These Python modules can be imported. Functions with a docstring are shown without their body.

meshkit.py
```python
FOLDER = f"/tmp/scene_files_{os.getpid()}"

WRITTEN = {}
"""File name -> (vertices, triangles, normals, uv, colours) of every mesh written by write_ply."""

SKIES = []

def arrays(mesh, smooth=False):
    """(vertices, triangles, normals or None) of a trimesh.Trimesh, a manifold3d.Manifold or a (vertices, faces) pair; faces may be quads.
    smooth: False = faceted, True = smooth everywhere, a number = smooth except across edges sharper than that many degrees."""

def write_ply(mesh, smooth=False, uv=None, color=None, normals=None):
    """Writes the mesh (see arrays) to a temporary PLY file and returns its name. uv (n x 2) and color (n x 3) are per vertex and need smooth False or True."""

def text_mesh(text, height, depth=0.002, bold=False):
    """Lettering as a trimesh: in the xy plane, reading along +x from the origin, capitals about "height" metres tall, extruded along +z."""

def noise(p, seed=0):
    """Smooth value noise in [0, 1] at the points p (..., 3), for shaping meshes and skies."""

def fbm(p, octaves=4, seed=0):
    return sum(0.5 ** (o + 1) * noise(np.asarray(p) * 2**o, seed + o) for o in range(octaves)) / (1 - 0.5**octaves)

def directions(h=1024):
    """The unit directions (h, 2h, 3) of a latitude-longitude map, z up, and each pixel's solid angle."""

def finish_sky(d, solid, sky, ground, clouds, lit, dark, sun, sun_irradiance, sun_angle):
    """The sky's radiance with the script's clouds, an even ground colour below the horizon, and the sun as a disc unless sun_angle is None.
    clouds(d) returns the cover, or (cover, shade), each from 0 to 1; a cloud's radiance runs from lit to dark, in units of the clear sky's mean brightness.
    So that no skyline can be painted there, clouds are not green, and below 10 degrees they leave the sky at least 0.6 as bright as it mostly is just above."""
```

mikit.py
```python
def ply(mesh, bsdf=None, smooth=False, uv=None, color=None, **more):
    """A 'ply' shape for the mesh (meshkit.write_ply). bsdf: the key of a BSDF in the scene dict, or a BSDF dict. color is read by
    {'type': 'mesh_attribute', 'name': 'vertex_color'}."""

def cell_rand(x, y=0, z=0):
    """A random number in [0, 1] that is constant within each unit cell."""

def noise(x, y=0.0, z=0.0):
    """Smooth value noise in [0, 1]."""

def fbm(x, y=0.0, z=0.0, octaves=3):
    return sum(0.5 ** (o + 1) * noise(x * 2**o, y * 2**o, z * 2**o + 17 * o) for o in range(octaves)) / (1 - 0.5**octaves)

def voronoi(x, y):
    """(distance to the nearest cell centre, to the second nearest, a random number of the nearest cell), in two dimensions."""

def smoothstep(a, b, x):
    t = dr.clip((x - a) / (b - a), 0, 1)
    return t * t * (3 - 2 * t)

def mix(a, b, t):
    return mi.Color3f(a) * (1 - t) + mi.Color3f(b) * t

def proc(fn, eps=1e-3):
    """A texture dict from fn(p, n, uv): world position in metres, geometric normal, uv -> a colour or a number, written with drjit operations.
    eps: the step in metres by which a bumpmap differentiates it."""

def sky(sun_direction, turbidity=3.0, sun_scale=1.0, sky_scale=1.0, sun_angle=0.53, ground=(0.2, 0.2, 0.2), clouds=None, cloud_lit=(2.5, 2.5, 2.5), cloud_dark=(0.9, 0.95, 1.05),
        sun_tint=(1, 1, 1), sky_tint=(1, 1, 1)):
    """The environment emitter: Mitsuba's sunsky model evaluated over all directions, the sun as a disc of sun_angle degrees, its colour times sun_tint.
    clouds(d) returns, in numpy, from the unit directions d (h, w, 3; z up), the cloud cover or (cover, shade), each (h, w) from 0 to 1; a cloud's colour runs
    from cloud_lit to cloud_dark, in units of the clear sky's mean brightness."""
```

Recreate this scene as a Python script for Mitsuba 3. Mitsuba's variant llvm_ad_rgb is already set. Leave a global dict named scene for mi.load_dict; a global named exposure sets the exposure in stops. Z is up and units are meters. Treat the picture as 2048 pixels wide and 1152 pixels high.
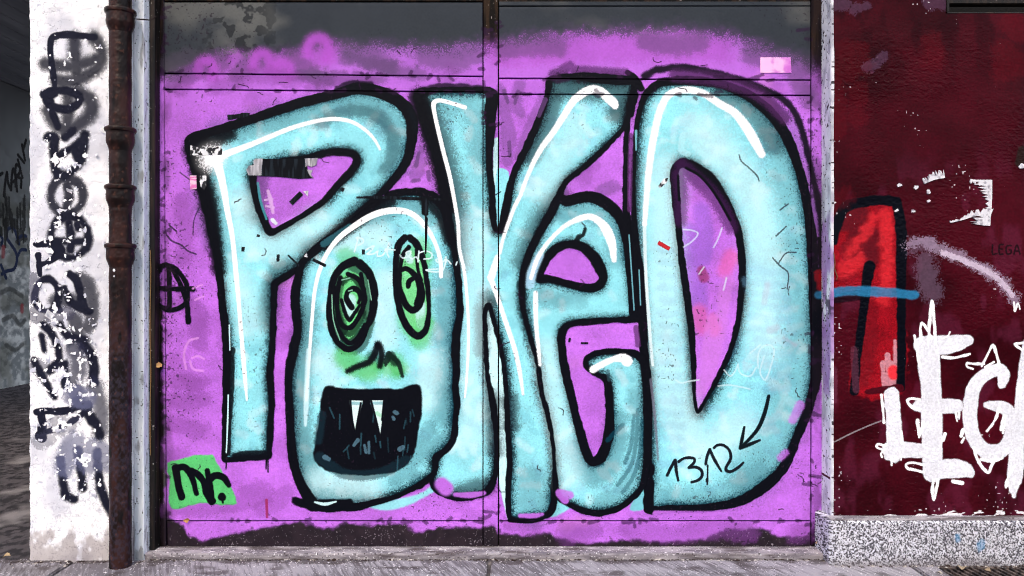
import math
import numpy as np, trimesh, shapely
from shapely.geometry import Polygon, LineString, box as sbox
from shapely.ops import unary_union
import drjit as dr
import mitsuba as mi
import mikit
from mikit import noise, fbm, voronoi, smoothstep, mix
import meshkit

# ------------------------------------------------------------------ camera, light, exposure
T = mi.ScalarTransform4f
D, EYE, F = 3.4, 1.2022, 1496.0                # metres to the shopfront, eye height, focal length in drawing units
S0, S1 = F / D, F / (D - 0.1)                  # drawing units per metre on the shopfront (y = 0) and on the front wall faces (y = -0.1)
scene, labels = {}, {}
scene['camera'] = dict(type='perspective', fov=math.degrees(2 * math.atan(1024 / F)), fov_axis='x', near_clip=0.05, far_clip=600.0,
                       to_world=T().look_at(origin=[0, -D, EYE], target=[0, 0, EYE], up=[0, 0, 1]))
scene['daylight'] = mikit.sky((-0.15, -1.0, 1.0), turbidity=3, sun_scale=0.3, sun_angle=25, clouds=lambda d: (1.0, np.clip(1.0 - d[..., 2] * 1.5, 0, 1)),
                              cloud_lit=(2.85, 3.0, 3.42), cloud_dark=(0.93, 1.0, 1.15))                     # an overcast sky, three times as bright overhead as at the horizon
exposure = 2.68


# ------------------------------------------------------------------ helpers
def C(r, g, b, k=0.9):
    v = np.array([r, g, b]) / 255.0
    return tuple(float(x) for x in np.where(v < 0.04045, v / 12.92, ((v + 0.055) / 1.055) ** 2.4) * k)


def add(key, mesh, bsdf, label=None, cat=None, group=None, kind=None, smooth=False):
    n, base = 0, key
    while key in scene:
        n += 1
        key = f'{base}_{n:03d}'
    scene[key] = mikit.ply(mesh, bsdf, smooth=smooth)
    tag(key, label, cat, group, kind)
    return key


def tag(key, label=None, cat=None, group=None, kind=None):
    d = {k: v for k, v in dict(label=label, category=cat, group=group, kind=kind).items() if v}
    if d:
        labels[key] = d
    return key


def X(u, s=S0):
    return (u - 1024) / s


def Z(v, s=S0):
    return EYE + (576 - v) / s


def bevel_box(x0, x1, y0, y1, z0, z1, b=0.003):
    """A box with chamfered edges."""
    p = []
    for sx, sy, sz in np.ndindex(2, 2, 2):
        c = np.array([(x0, x1)[sx], (y0, y1)[sy], (z0, z1)[sz]])
        d = np.array([1 - 2 * sx, 1 - 2 * sy, 1 - 2 * sz]) * b
        p += [c + d * m for m in ((0, 1, 1), (1, 0, 1), (1, 1, 0))]
    return trimesh.convex.convex_hull(np.array(p))


def plate(quad, s, y0, y1, b=0.002):
    """A flat panel with a chamfered front edge from four corners in drawing units, front at y0, back at y1."""
    q = Polygon([(X(u, s), Z(v, s)) for u, v in quad])
    front = np.array(q.buffer(-b, join_style=2).exterior.coords)[:-1]
    back = np.array(q.exterior.coords)[:-1]
    pts = [(a, y0, c) for a, c in front] + [(a, y0 + b, c) for a, c in back] + [(a, y1, c) for a, c in back]
    return trimesh.convex.convex_hull(np.array(pts))


def sheet(poly, y0, y1):
    """A flat piece of any outline (shapely, metres in x and z), between y0 (front) and y1."""
    ms = []
    for g in getattr(poly, 'geoms', [poly]):
        if g.geom_type == 'Polygon' and g.area > 1e-6:
            m = trimesh.creation.extrude_polygon(g, y1 - y0, engine='earcut')
            v = m.vertices.copy()
            ms.append(trimesh.Trimesh(np.stack([v[:, 0], y1 - v[:, 2], v[:, 1]], 1), m.faces, process=False))
    return trimesh.util.concatenate(ms)


def wall_grid(x0, x1, z0, z1, y, n, m, amp, freq, seed, back=0.2, tilt=0.0):
    """An upright slab whose front is an uneven plaster surface."""
    u, w = np.meshgrid(np.linspace(0, 1, n), np.linspace(0, 1, m))
    px = x0 + (x1 - x0) * u + tilt * (1 - w) * (1 - u)
    pz = z0 + (z1 - z0) * w
    e = (meshkit.fbm(np.stack([px * freq, pz * freq, px * 0], -1), 4, seed) - 0.5) * 2 * amp
    edge = np.minimum(np.minimum(px - px.min(1, keepdims=True), px.max(1, keepdims=True) - px), 0.012) / 0.012
    py = y + e + 0.010 * (1 - edge) ** 2
    px = px + (u == 0) * (meshkit.fbm(np.stack([pz * 25, pz * 0, pz * 0], -1), 3, seed + 5) - 0.5) * 0.012
    v = np.stack([px, py, pz], -1).reshape(-1, 3)
    i = np.arange(n * m).reshape(m, n)
    f = [np.stack([i[:-1, :-1], i[:-1, 1:], i[1:, 1:], i[1:, :-1]], -1).reshape(-1, 4)]
    k = len(v)
    ring = np.concatenate([i[0, :], i[1:, -1], i[-1, -2::-1], i[-2:0:-1, 0]])
    bv = v[ring].copy()
    bv[:, 1] = y + back
    r = np.arange(len(ring))
    f.append(np.stack([ring, k + r, k + (r + 1) % len(ring), ring[(r + 1) % len(ring)]], -1))
    return np.vstack([v, bv]), np.vstack(f)


def lathe(profile, cx, cy, n=28):
    a = np.arange(n) * 2 * np.pi / n
    r, z = np.array(profile).T
    v = np.stack([cx + r[:, None] * np.cos(a), cy + r[:, None] * np.sin(a), np.repeat(z[:, None], n, 1)], -1).reshape(-1, 3)
    i = np.arange(len(r) * n).reshape(len(r), n)
    j = np.roll(i, -1, 1)
    return v, np.stack([i[:-1], j[:-1], j[1:], i[1:]], -1).reshape(-1, 4)


def tube(pts, r, n=6):
    p = np.asarray(pts, float)
    t = np.gradient(p, axis=0)
    t /= np.linalg.norm(t, axis=1, keepdims=True)
    a = np.cross(t, [0.31, 0.2, 0.93])
    a /= np.linalg.norm(a, axis=1, keepdims=True)
    b = np.cross(t, a)
    g = np.arange(n) * 2 * np.pi / n
    v = (p[:, None] + r * (np.cos(g)[None, :, None] * a[:, None] + np.sin(g)[None, :, None] * b[:, None])).reshape(-1, 3)
    i = np.arange(len(p) * n).reshape(len(p), n)
    j = np.roll(i, -1, 1)
    return v, np.stack([i[:-1], j[:-1], j[1:], i[1:]], -1).reshape(-1, 4)


# ------------------------------------------------------------------ spray paint: strokes and filled outlines, in drawing units on a wall
def curve(pts, closed=False, sub=4):
    """A smooth line through the points (u, v, half width)."""
    p = np.array([tuple(q) + (3.0,) * (3 - len(q)) for q in pts], float)
    if len(p) < 3 or sub < 2:
        return np.vstack([p, p[:1]]) if closed else p
    q = np.vstack([p[-1:], p, p[:2]]) if closed else np.vstack([2 * p[:1] - p[1:2], p, 2 * p[-1:] - p[-2:-1]])
    d = np.maximum(np.linalg.norm(np.diff(q[:, :2], axis=0), axis=1), 1e-6)
    out = []
    for k in range(1, len(q) - 2):
        m1 = (q[k + 1] - q[k - 1]) / (d[k - 1] + d[k]) * d[k]
        m2 = (q[k + 2] - q[k]) / (d[k] + d[k + 1]) * d[k]
        t = np.linspace(0, 1, sub, endpoint=False)[:, None]
        out.append((2 * t**3 - 3 * t**2 + 1) * q[k] + (t**3 - 2 * t**2 + t) * m1 + (-2 * t**3 + 3 * t**2) * q[k + 1] + (t**3 - t**2) * m2)
    out.append(q[-2:-1])
    r = np.vstack(out)
    r[:, 2] = np.maximum(r[:, 2], 0.2)
    return r


class Paint:
    CELL = 24

    def __init__(self, u0, v0, u1, v1):
        self.o, self.n = (u0, v0), (int((u1 - u0) // self.CELL) + 1, int((v1 - v0) // self.CELL) + 1)
        self.cells = [[] for _ in range(self.n[0] * self.n[1])]
        self.table = []

    def _spread(self, segs, reach, inside=None):
        """Files every segment under the cells it can reach; a filled outline also marks the cells it covers."""
        lay, C_ = len(self.table) - 1, self.CELL
        (u0, v0), (nx, ny) = self.o, self.n
        got = {}
        for s in segs:
            m = reach + (max(s[4], s[5]) if inside is None else 0)
            i0, i1 = int((min(s[0], s[2]) - m - u0) // C_), int((max(s[0], s[2]) + m - u0) // C_)
            j0, j1 = int((min(s[1], s[3]) - m - v0) // C_), int((max(s[1], s[3]) + m - v0) // C_)
            for j in range(max(j0, 0), min(j1, ny - 1) + 1):
                for i in range(max(i0, 0), min(i1, nx - 1) + 1):
                    c = np.array([u0 + (i + 0.5) * C_, v0 + (j + 0.5) * C_])
                    a, e = np.array(s[:2]), np.array(s[2:4]) - s[:2]
                    h = np.clip(np.dot(c - a, e) / max(np.dot(e, e), 1e-9), 0, 1)
                    if np.linalg.norm(c - a - h * e) < m + C_ * 0.72:
                        got.setdefault(j * nx + i, []).append(s)
        if inside is not None:
            gx, gy = np.meshgrid(u0 + (np.arange(nx) + 0.5) * C_, v0 + (np.arange(ny) + 0.5) * C_)
            par = np.zeros(gx.shape, bool)
            for s in segs:
                x0, y0, x1, y1 = s[:4]
                if y0 != y1:
                    par ^= ((y0 > gy) != (y1 > gy)) & (gx < x0 + (gy - y0) / (y1 - y0) * (x1 - x0))
            for k in np.nonzero(par.ravel())[0]:
                got.setdefault(int(k), [])
        for k, ss in got.items():
            self.cells[k].append((lay, float(par.ravel()[k]) if inside is not None else -1.0, ss))

    def _layer(self, color, soft, alpha, grain, wob, rim, rimw, mott):
        light = 0.2126 * color[0] + 0.7152 * color[1] + 0.0722 * color[2] > 0.14           # pale paint thins out more gently on a dark ground than dark paint on a pale one
        self.table.append([*color, -soft if light else soft, *(rim or color), rimw, alpha, grain, wob, mott])

    def line(self, pts, color, soft=1.5, alpha=1.0, grain=0.0, wob=0.0, closed=False, sub=4, mott=0.0, w=1.0):
        self._layer(color, soft, alpha, grain, wob, None, 1.0, mott)
        lines = pts if isinstance(pts[0], list) else [pts]
        segs = []
        for l in lines:
            c = curve(l, closed, sub)
            c[:, 2] *= w
            segs += [(*a[:2], *b[:2], a[2], b[2]) for a, b in zip(c[:-1], c[1:])]
        self._spread(segs, soft + wob + 1)

    def fill(self, loops, color, soft=1.5, alpha=1.0, grain=0.0, wob=0.0, rim=None, rimw=1.0, sub=4, mott=0.0):
        self._layer(color, soft, alpha, grain, wob, rim, rimw, mott)
        segs = []
        for l in (loops if isinstance(loops[0], list) else [loops]):
            c = curve(l, True, sub)
            segs += [(*a[:2], *b[:2], 0.0, 0.0) for a, b in zip(c[:-1], c[1:])]
        self._spread(segs, max(soft, rimw if rim else 0) + wob + 1, inside=True)

    def done(self):
        cell_start, head, seg, flat = [0], [], [], []
        for c in self.cells:
            for lay, flag, ss in sorted(c, key=lambda x: x[0]):
                head.append((lay, len(seg), len(seg) + len(ss), flag + 1))
                seg += ss
            cell_start.append(len(head))
        self.g = (mi.UInt32(np.array(cell_start, np.uint32)), mi.UInt32(np.array(head, np.uint32).ravel()), mi.Float(np.array([s[:4] for s in seg], np.float32).ravel()),
                  mi.Float(np.array([s[4:] for s in seg], np.float32).ravel()), mi.Float(np.array(self.table, np.float32).ravel()))
        dr.eval(*self.g)
        return self

    def over(self, u, v, base):
        """The colour at (u, v) of the paint over the colour of the bare wall."""
        cells, heads, seg, rad, tab = self.g
        C_, (u0, v0), (nx, ny) = self.CELL, self.o, self.n
        i, j = dr.floor((u - u0) / C_), dr.floor((v - v0) / C_)
        ok = (i >= 0) & (i < nx) & (j >= 0) & (j < ny)
        i, j = dr.clip(i, 0, nx - 1), dr.clip(j, 0, ny - 1)
        cu, cv = u0 + (i + 0.5) * C_, v0 + (j + 0.5) * C_
        k0 = mi.UInt32(mi.Int32(j * nx + i))
        start = dr.gather(mi.UInt32, cells, k0)
        end = dr.select(ok, dr.gather(mi.UInt32, cells, k0 + 1), start)
        gu, gv = u + 2.2 * noise(u * 0.31, v * 0.31), v + 2.2 * noise(u * 0.31 + 50, v * 0.31)
        g = mikit.cell_rand(dr.floor(gu / 1.8), dr.floor(gv / 1.8), 5)                          # the grain of a spray can
        wb = fbm(u * 0.09, v * 0.09, octaves=2) - 0.5
        mo = fbm(u * 0.021 + 9, v * 0.033, octaves=3) * 2 - 1

        def body(k, r, gg, b):
            h = dr.gather(mi.Vector4u, heads, k)

            def edge(n, d, par):
                q, w = dr.gather(mi.Vector4f, seg, n), dr.gather(mi.Vector2f, rad, n)
                ex, ey, px, py = q.z - q.x, q.w - q.y, u - q.x, v - q.y
                t = dr.clip((px * ex + py * ey) / (ex * ex + ey * ey + 1e-9), 0, 1)
                d = dr.minimum(d, dr.sqrt(dr.square(px - t * ex) + dr.square(py - t * ey)) - dr.lerp(w.x, w.y, t))
                sx, sy = cu - u, cv - v                                                       # does the way to the cell's centre cross this edge?
                s1, s2 = ex * py - ey * px, ex * (cv - q.y) - ey * (cu - q.x)
                s3, s4 = sx * -py + sy * px, sx * (q.w - v) - sy * (q.z - u)
                return n + 1, d, par ^ (((s1 > 0) != (s2 > 0)) & ((s3 > 0) != (s4 > 0)))

            n, d, par = dr.while_loop((mi.UInt32(h.y), mi.Float(1e4), h.w == 2), lambda n, d, par: n < h.z, edge)
            c1, c2, c3 = (dr.gather(mi.Vector4f, tab, h.x * 3 + o) for o in range(3))
            sd = dr.select((h.w > 0) & par, -d, d) + wb * 2 * c3.z
            s = dr.select(sd <= 0, 1, smoothstep(dr.abs(c1.w), 0, sd))
            cov = dr.select(c1.w < 0, dr.square(s), 1 - dr.power(1 - s, 1.7))
            cov = dr.lerp(cov, smoothstep(g - 0.12, g + 0.12, cov * 1.24 - 0.12), c3.y) * c3.x
            t = dr.square(smoothstep(c2.w, 0, -sd))
            t = dr.select(c2.w > 1.5, 0.6 * t + 0.4 * smoothstep(g - 0.12, g + 0.12, t * 1.24 - 0.12), 0)
            k2 = dr.square(smoothstep(27, 4, -sd)) * (0.7 + 0.6 * wb)                            # black spray that drifts in from a letter's outline
            k2 = dr.select(c2.w > 1.5, 0.5 * k2 + 0.5 * smoothstep(g - 0.2, g + 0.2, k2 * 1.3 - 0.15), 0)
            m = (1 - 0.92 * dr.clip(k2, 0, 1)) * (1 + mo * c3.w + (g - 0.5) * c3.w * 1.3)
            return k + 1, *(dr.lerp(x, dr.lerp(a, e, t) * m, cov) for x, a, e in ((r, c1.x, c2.x), (gg, c1.y, c2.y), (b, c1.z, c2.z)))

        k, r, gg, b = dr.while_loop((start, mi.Float(base.x), mi.Float(base.y), mi.Float(base.z)), lambda k, r, gg, b: k < end, body)
        return mi.Color3f(r, gg, b)


def quick(s):
    return [tuple(float(x) for x in p.split(',')) for p in s.split()]


BLACK, WHITE, CYAN, PALE = C(6, 8, 18), C(248, 250, 255, 0.97), C(146, 228, 240), C(205, 247, 254)
PURPLE, TEAL, GREEN = C(190, 110, 225), C(0, 66, 86), C(92, 200, 118)
rng = np.random.default_rng(7)

# ------------------------------------------------------------------ the mural on the panelled shopfront
LET = {}
LET['p'] = [quick("""381,280,10 430,262,9 508,237,9 598,207,10 673,188,10 714,177,12 752,182,12 790,198,12 815,220,13 825,250,12 822,290,10 812,325,9 785,362,7 757,392,6 730,415,5 690,449,5
 645,485,6 615,512,6 602,533,6 575,551,6 551,567,6 549,580,6 547,640,6 545,699,6 540,752,7 544,804,6 541,856,6 539,908,5 537,913,5 500,916,4 452,920,5 449,917,5 449,905,5 452,821,7
 453,752,7 454,699,8 450,647,8 445,612,7 440,560,7 434,508,7 426,470,9 419,432,10 413,404,11 403,368,11 391,335,10 380,300,8"""),
    quick("508,340,7 515,404,7 527,436,7 541,464,7 564,455,5 612,427,5 651,399,6 678,368,7 703,342,8 714,322,8 708,309,8 687,304,7 652,306,7 621,314,5 590,318,4 550,325,4")]
LET['k'] = [quick("""836,190,9 850,182,6 900,180,5 968,181,6 985,190,12 981,225,12 981,256,10 979,308,7 979,336,6 984,378,6 986,430,6 991,458,5 1000,461,5 1006,448,7 1012,415,8 1019,380,7 1028,345,6
 1041,319,7 1061,278,7 1079,236,6 1093,194,5 1098,166,6 1102,158,5 1134,154,4 1183,158,7 1235,161,9 1268,165,8 1262,200,6 1254,240,5 1249,255,4 1228,278,4 1193,312,5 1162,340,5 1134,361,5
 1119,388,6 1085,455,5 1060,510,5 1046,560,5 1046,614,4 1055,650,4 1066,692,4 1076,728,4 1082,778,4 1096,829,5 1106,887,4 1110,934,4 1108,973,6 1106,1012,6 1094,1030,6 1057,1037,4 1022,1037,4
 1016,1012,5 1016,973,5 1019,934,5 1018,895,5 1014,837,5 1012,778,4 1007,730,4 999,685,4 988,645,4 977,610,5 970,630,4 971,662,4 973,714,4 976,758,4 985,798,6 990,837,6 993,868,4 993,915,4
 990,952,5 976,980,7 951,994,4 919,997,4 892,991,4 865,973,4 868,930,3 900,700,3 905,480,5 895,423,7 888,385,8 881,350,7 874,315,7 864,280,8 848,240,9 839,206,9""")]
LET['d'] = [quick("""1297,1017,8 1298,960,6 1297,900,6 1298,820,6 1296,760,7 1290,700,6 1286,650,8 1283,600,9 1278,540,9 1272,490,7 1267,430,5 1266,380,4 1268,320,4 1271,270,4 1277,230,5 1288,195,6
 1305,175,7 1328,164,8 1387,162,9 1445,170,9 1492,189,10 1531,217,11 1559,250,11 1582,293,10 1598,340,9 1609,383,9 1617,430,9 1622,470,10 1627,540,11 1630,612,12 1632,670,11 1632,720,10
 1628,765,9 1616,817,9 1593,876,9 1567,934,10 1528,973,11 1490,997,10 1450,1010,8 1400,1016,7 1340,1017,7"""),
    quick("""1348,351,8 1352,398,8 1357,456,6 1363,515,6 1371,573,7 1379,632,6 1383,671,6 1387,730,5 1388,778,3 1391,812,2 1396,824,2 1414,794,3 1434,759,4 1453,719,4 1461,700,4 1474,651,5 1482,593,6
 1484,534,7 1479,476,7 1469,444,8 1449,401,9 1422,359,11 1394,337,9 1367,325,9 1352,334,8""")]
LET['e'] = [quick("""1117,398,8 1134,402,10 1155,396,11 1180,394,11 1204,402,12 1226,418,11 1242,440,9 1250,468,8 1256,506,7 1262,558,8 1267,600,9 1272,632,9 1268,638,8 1240,640,5 1183,643,6 1140,649,6
 1124,664,8 1124,697,8 1130,739,8 1141,786,8 1153,837,8 1165,880,9 1175,911,9 1186,924,9 1202,914,11 1214,884,10 1219,856,10 1219,817,8 1217,778,8 1211,758,7 1194,749,5 1174,735,5 1171,723,5
 1180,712,5 1206,704,5 1245,703,5 1272,709,7 1287,725,8 1292,759,8 1294,817,8 1294,895,7 1291,942,6 1284,973,5 1264,997,5 1237,1016,5 1206,1025,6 1174,1024,6 1143,1011,5 1116,993,5 1110,960,5
 1109,925,3 1105,880,3 1095,829,4 1082,778,4 1076,728,4 1066,692,4 1054,650,4 1046,614,5 1044,572,7 1051,530,7 1064,496,7 1086,452,8 1104,424,8"""),
    quick("1077,555,9 1089,524,9 1110,499,9 1134,489,8 1159,492,9 1180,506,11 1197,530,11 1206,555,9 1197,572,8 1176,576,8 1134,567,7 1100,558,7")]
LET['o'] = [quick("""602,533,7 590,594,9 594,640,9 595,664,8 587,700,10 580,735,9 577,766,7 579,810,8 581,856,8 586,915,9 596,954,9 616,993,11 636,1012,10 661,1016,7 716,1013,7 747,1006,6 794,992,4
 826,977,5 842,968,7 868,946,5 872,917,7 892,899,6 907,878,6 911,837,5 914,809,6 911,778,6 913,739,7 911,705,8 914,660,8 920,626,7 918,574,6 914,539,6 906,487,6 897,452,7 888,415,8 862,392,7
 836,385,6 800,387,5 774,395,4 745,413,4 700,449,6 650,487,7 615,515,7""")]
M = Paint(280, -24, 1680, 1130)
M.fill(quick("""300,176 330,168 420,160 520,158 640,156 800,158 966,158 990,140 1050,134 1150,126 1250,122 1350,120 1450,124 1540,140 1600,160
 1622,160 1634,230 1643,320 1654,500 1654,800 1648,1000 1632,1032 1612,1066 1560,1068 1530,1054 1440,1056 1400,1074 1250,1076 1180,1081 1130,1074 1090,1061 1060,1066 1000,1061 985,1046 960,1051 900,1047
 830,1058 810,1042 750,1045 690,1042 660,1052 620,1044 590,1040 530,1052 470,1060 430,1071 395,1074 375,1060 362,1040 345,1034 333,1000 338,950 331,900 335,850 332,800 331,720 330,640 322,560 319,500 316,400 309,300 305,200"""),
       PURPLE, soft=12, grain=0.35, wob=5, mott=0.21)
OS = dict(grain=0.45, wob=9)
M.line([quick("966,160,10 990,140,12 1050,132,16 1150,122,18 1250,120,20 1350,118,20 1450,124,16 1530,146,12 1600,166,8 1625,190,6")], PURPLE, soft=74, alpha=0.95, **OS)
M.line([quick("310,200,6 380,176,6 460,160,8 540,156,8 640,146,10 760,142,12 870,144,12 966,140,10"), quick("650,135,4 740,128,6 860,134,6 955,124,4")], PURPLE, soft=66, alpha=0.9, **OS)
M.line([quick("1000,112,4 1100,104,8 1240,98,10 1360,96,10 1440,104,6"), quick("560,132,3 600,124,4 660,112,4"), quick("430,140,3 470,128,4 500,134,3")], C(176, 90, 204), soft=50, alpha=0.8, **OS)
M.line([quick("470,152,2 500,128,4 530,112,2"), quick("585,118,2 610,140,4 650,158,2"), quick("700,104,3 740,118,5 780,132,2"), quick("850,118,2 900,124,5 950,112,2"), quick("340,128,4 390,120,6 440,126,3"), quick("1010,100,2 1060,92,4 1120,96,2"), quick("1290,84,2 1340,92,4 1400,86,2"), quick("1500,110,3 1550,120,6 1610,130,4"), quick("1590,150,3 1620,200,5")], C(74, 66, 86), soft=26, alpha=0.55, grain=0.4, wob=7)
M.line([quick("345,172,2 380,150,4 420,142,3"), quick("690,118,3 780,136,4 840,150,3"), quick("590,150,2 680,158,4 760,160,2")], C(70, 62, 84), soft=18, alpha=0.5, grain=0.4, wob=6)
for cu, cv, q in ((524, 128, 17), (636, 100, 20), (412, 140, 15), (566, 142, 13)):               # loops where the can ran out against the bare panel
    M.line([(cu + q * math.cos(a), cv + 1.2 * q * math.sin(a), 2) for a in np.linspace(2.9, 7.0, 9)], C(178, 84, 204), soft=24, alpha=0.85, grain=0.35)
MAUVE = C(128, 66, 150)
for _ in range(46):                                                                              # thin, cloudy places of the purple coat
    cu, cv = rng.uniform(335, 1640), rng.uniform(150, 1075)
    a = rng.normal(0, 0.45) if cv > 420 else rng.normal(1.2, 0.5)
    L = rng.uniform(15, 60)
    M.line([(cu - L * math.cos(a), cv - L * math.sin(a), 4), (cu + rng.normal(0, 6), cv + rng.normal(0, 6), rng.uniform(4, 10)), (cu + L * math.cos(a), cv + L * math.sin(a), 3)],
           MAUVE if rng.random() < 0.75 else C(222, 140, 226), soft=24, alpha=rng.uniform(0.14, 0.4), grain=0.35, wob=6, w=0.5)
M.line([quick("335,1018,3 420,1012,8 530,998,4"), quick("490,985,4 520,980,7 532,982,3"), quick("340,760,6 380,768,9 402,765,4"), quick("340,800,5 385,806,9 408,800,4"), quick("345,845,5 395,862,8 405,858,3"),
        quick("370,590,5 395,640,14 400,690,6"), quick("365,400,5 372,470,10 366,520,5"), quick("1360,1070,10 1420,1058,12 1500,1066,10"), quick("1130,1060,8 1160,1066,10 1190,1058,6"), quick("1255,1060,9 1330,1066,10"),
        quick("1270,1058,10 1310,1064,12"), quick("1590,1070,8 1640,1060,8"), quick("1020,1046,5 1070,1054,6"), quick("430,175,3 520,150,6 600,160,3"), quick("620,172,3 700,160,5 740,168,3"), quick("360,180,3 380,150,7 400,140,4")],
       MAUVE, soft=22, alpha=0.45, grain=0.35, wob=6, w=0.6)
M.line([quick("1380,470,14 1385,560,16 1390,640,14"), quick("1402,420,5 1410,480,7 1404,520,5")], C(120, 90, 200), soft=20, alpha=0.45, grain=0.3)
M.line([quick("1462,515,8 1450,540,6"), quick("1398,625,8 1404,650,10"), quick("1425,640,4 1430,660,4")], C(232, 92, 150), soft=24, alpha=0.5, grain=0.3)
M.line([quick("1403,540,4 1408,555,6"), quick("1480,680,3 1484,684,3")], C(150, 40, 70), soft=8, alpha=0.7)
M.line([quick("1455,560,8 1430,700,10 1400,780,8"), quick("1420,640,6 1410,740,7")], C(208, 128, 222), soft=12, alpha=0.5, wob=4)
M.line([quick("1085,196,2 1060,262,6 1035,312,3"), quick("1000,180,4 1012,240,6 1015,320,5"), quick("1018,262,6 1022,285,6"), quick("1040,170,3 1030,200,6 1040,225,3"), quick("1203,380,7 1230,375,5"), quick("840,300,2 838,340,6 828,352,4")],
       C(104, 70, 128), soft=12, alpha=0.5, grain=0.3, wob=4)
# pale undercoat that shows between the letters
M.fill(quick("970,605 980,605 1004,690 1018,790 1024,900 1020,1040 1004,985 986,900 972,740"), PALE, soft=5, mott=0.06)
M.fill(quick("988,280 996,276 997,470 988,470"), PALE, soft=1.5)
M.fill(quick("735,1008 800,1000 850,985 880,950 890,905 905,880 915,930 880,972 850,990 815,1008 770,1018"), C(150, 224, 236), soft=8, mott=0.08, grain=0.4)
M.fill(quick("995,340 1016,345 1012,420 1002,450 995,450"), CYAN, soft=4, mott=0.1, grain=0.3)
M.fill(quick("1100,960 1150,1000 1126,1022 1100,1030"), CYAN, soft=7, grain=0.4)
M.fill(quick("1290,970 1305,960 1300,1010 1262,1018"), C(120, 200, 214), soft=6, grain=0.4)


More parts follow.
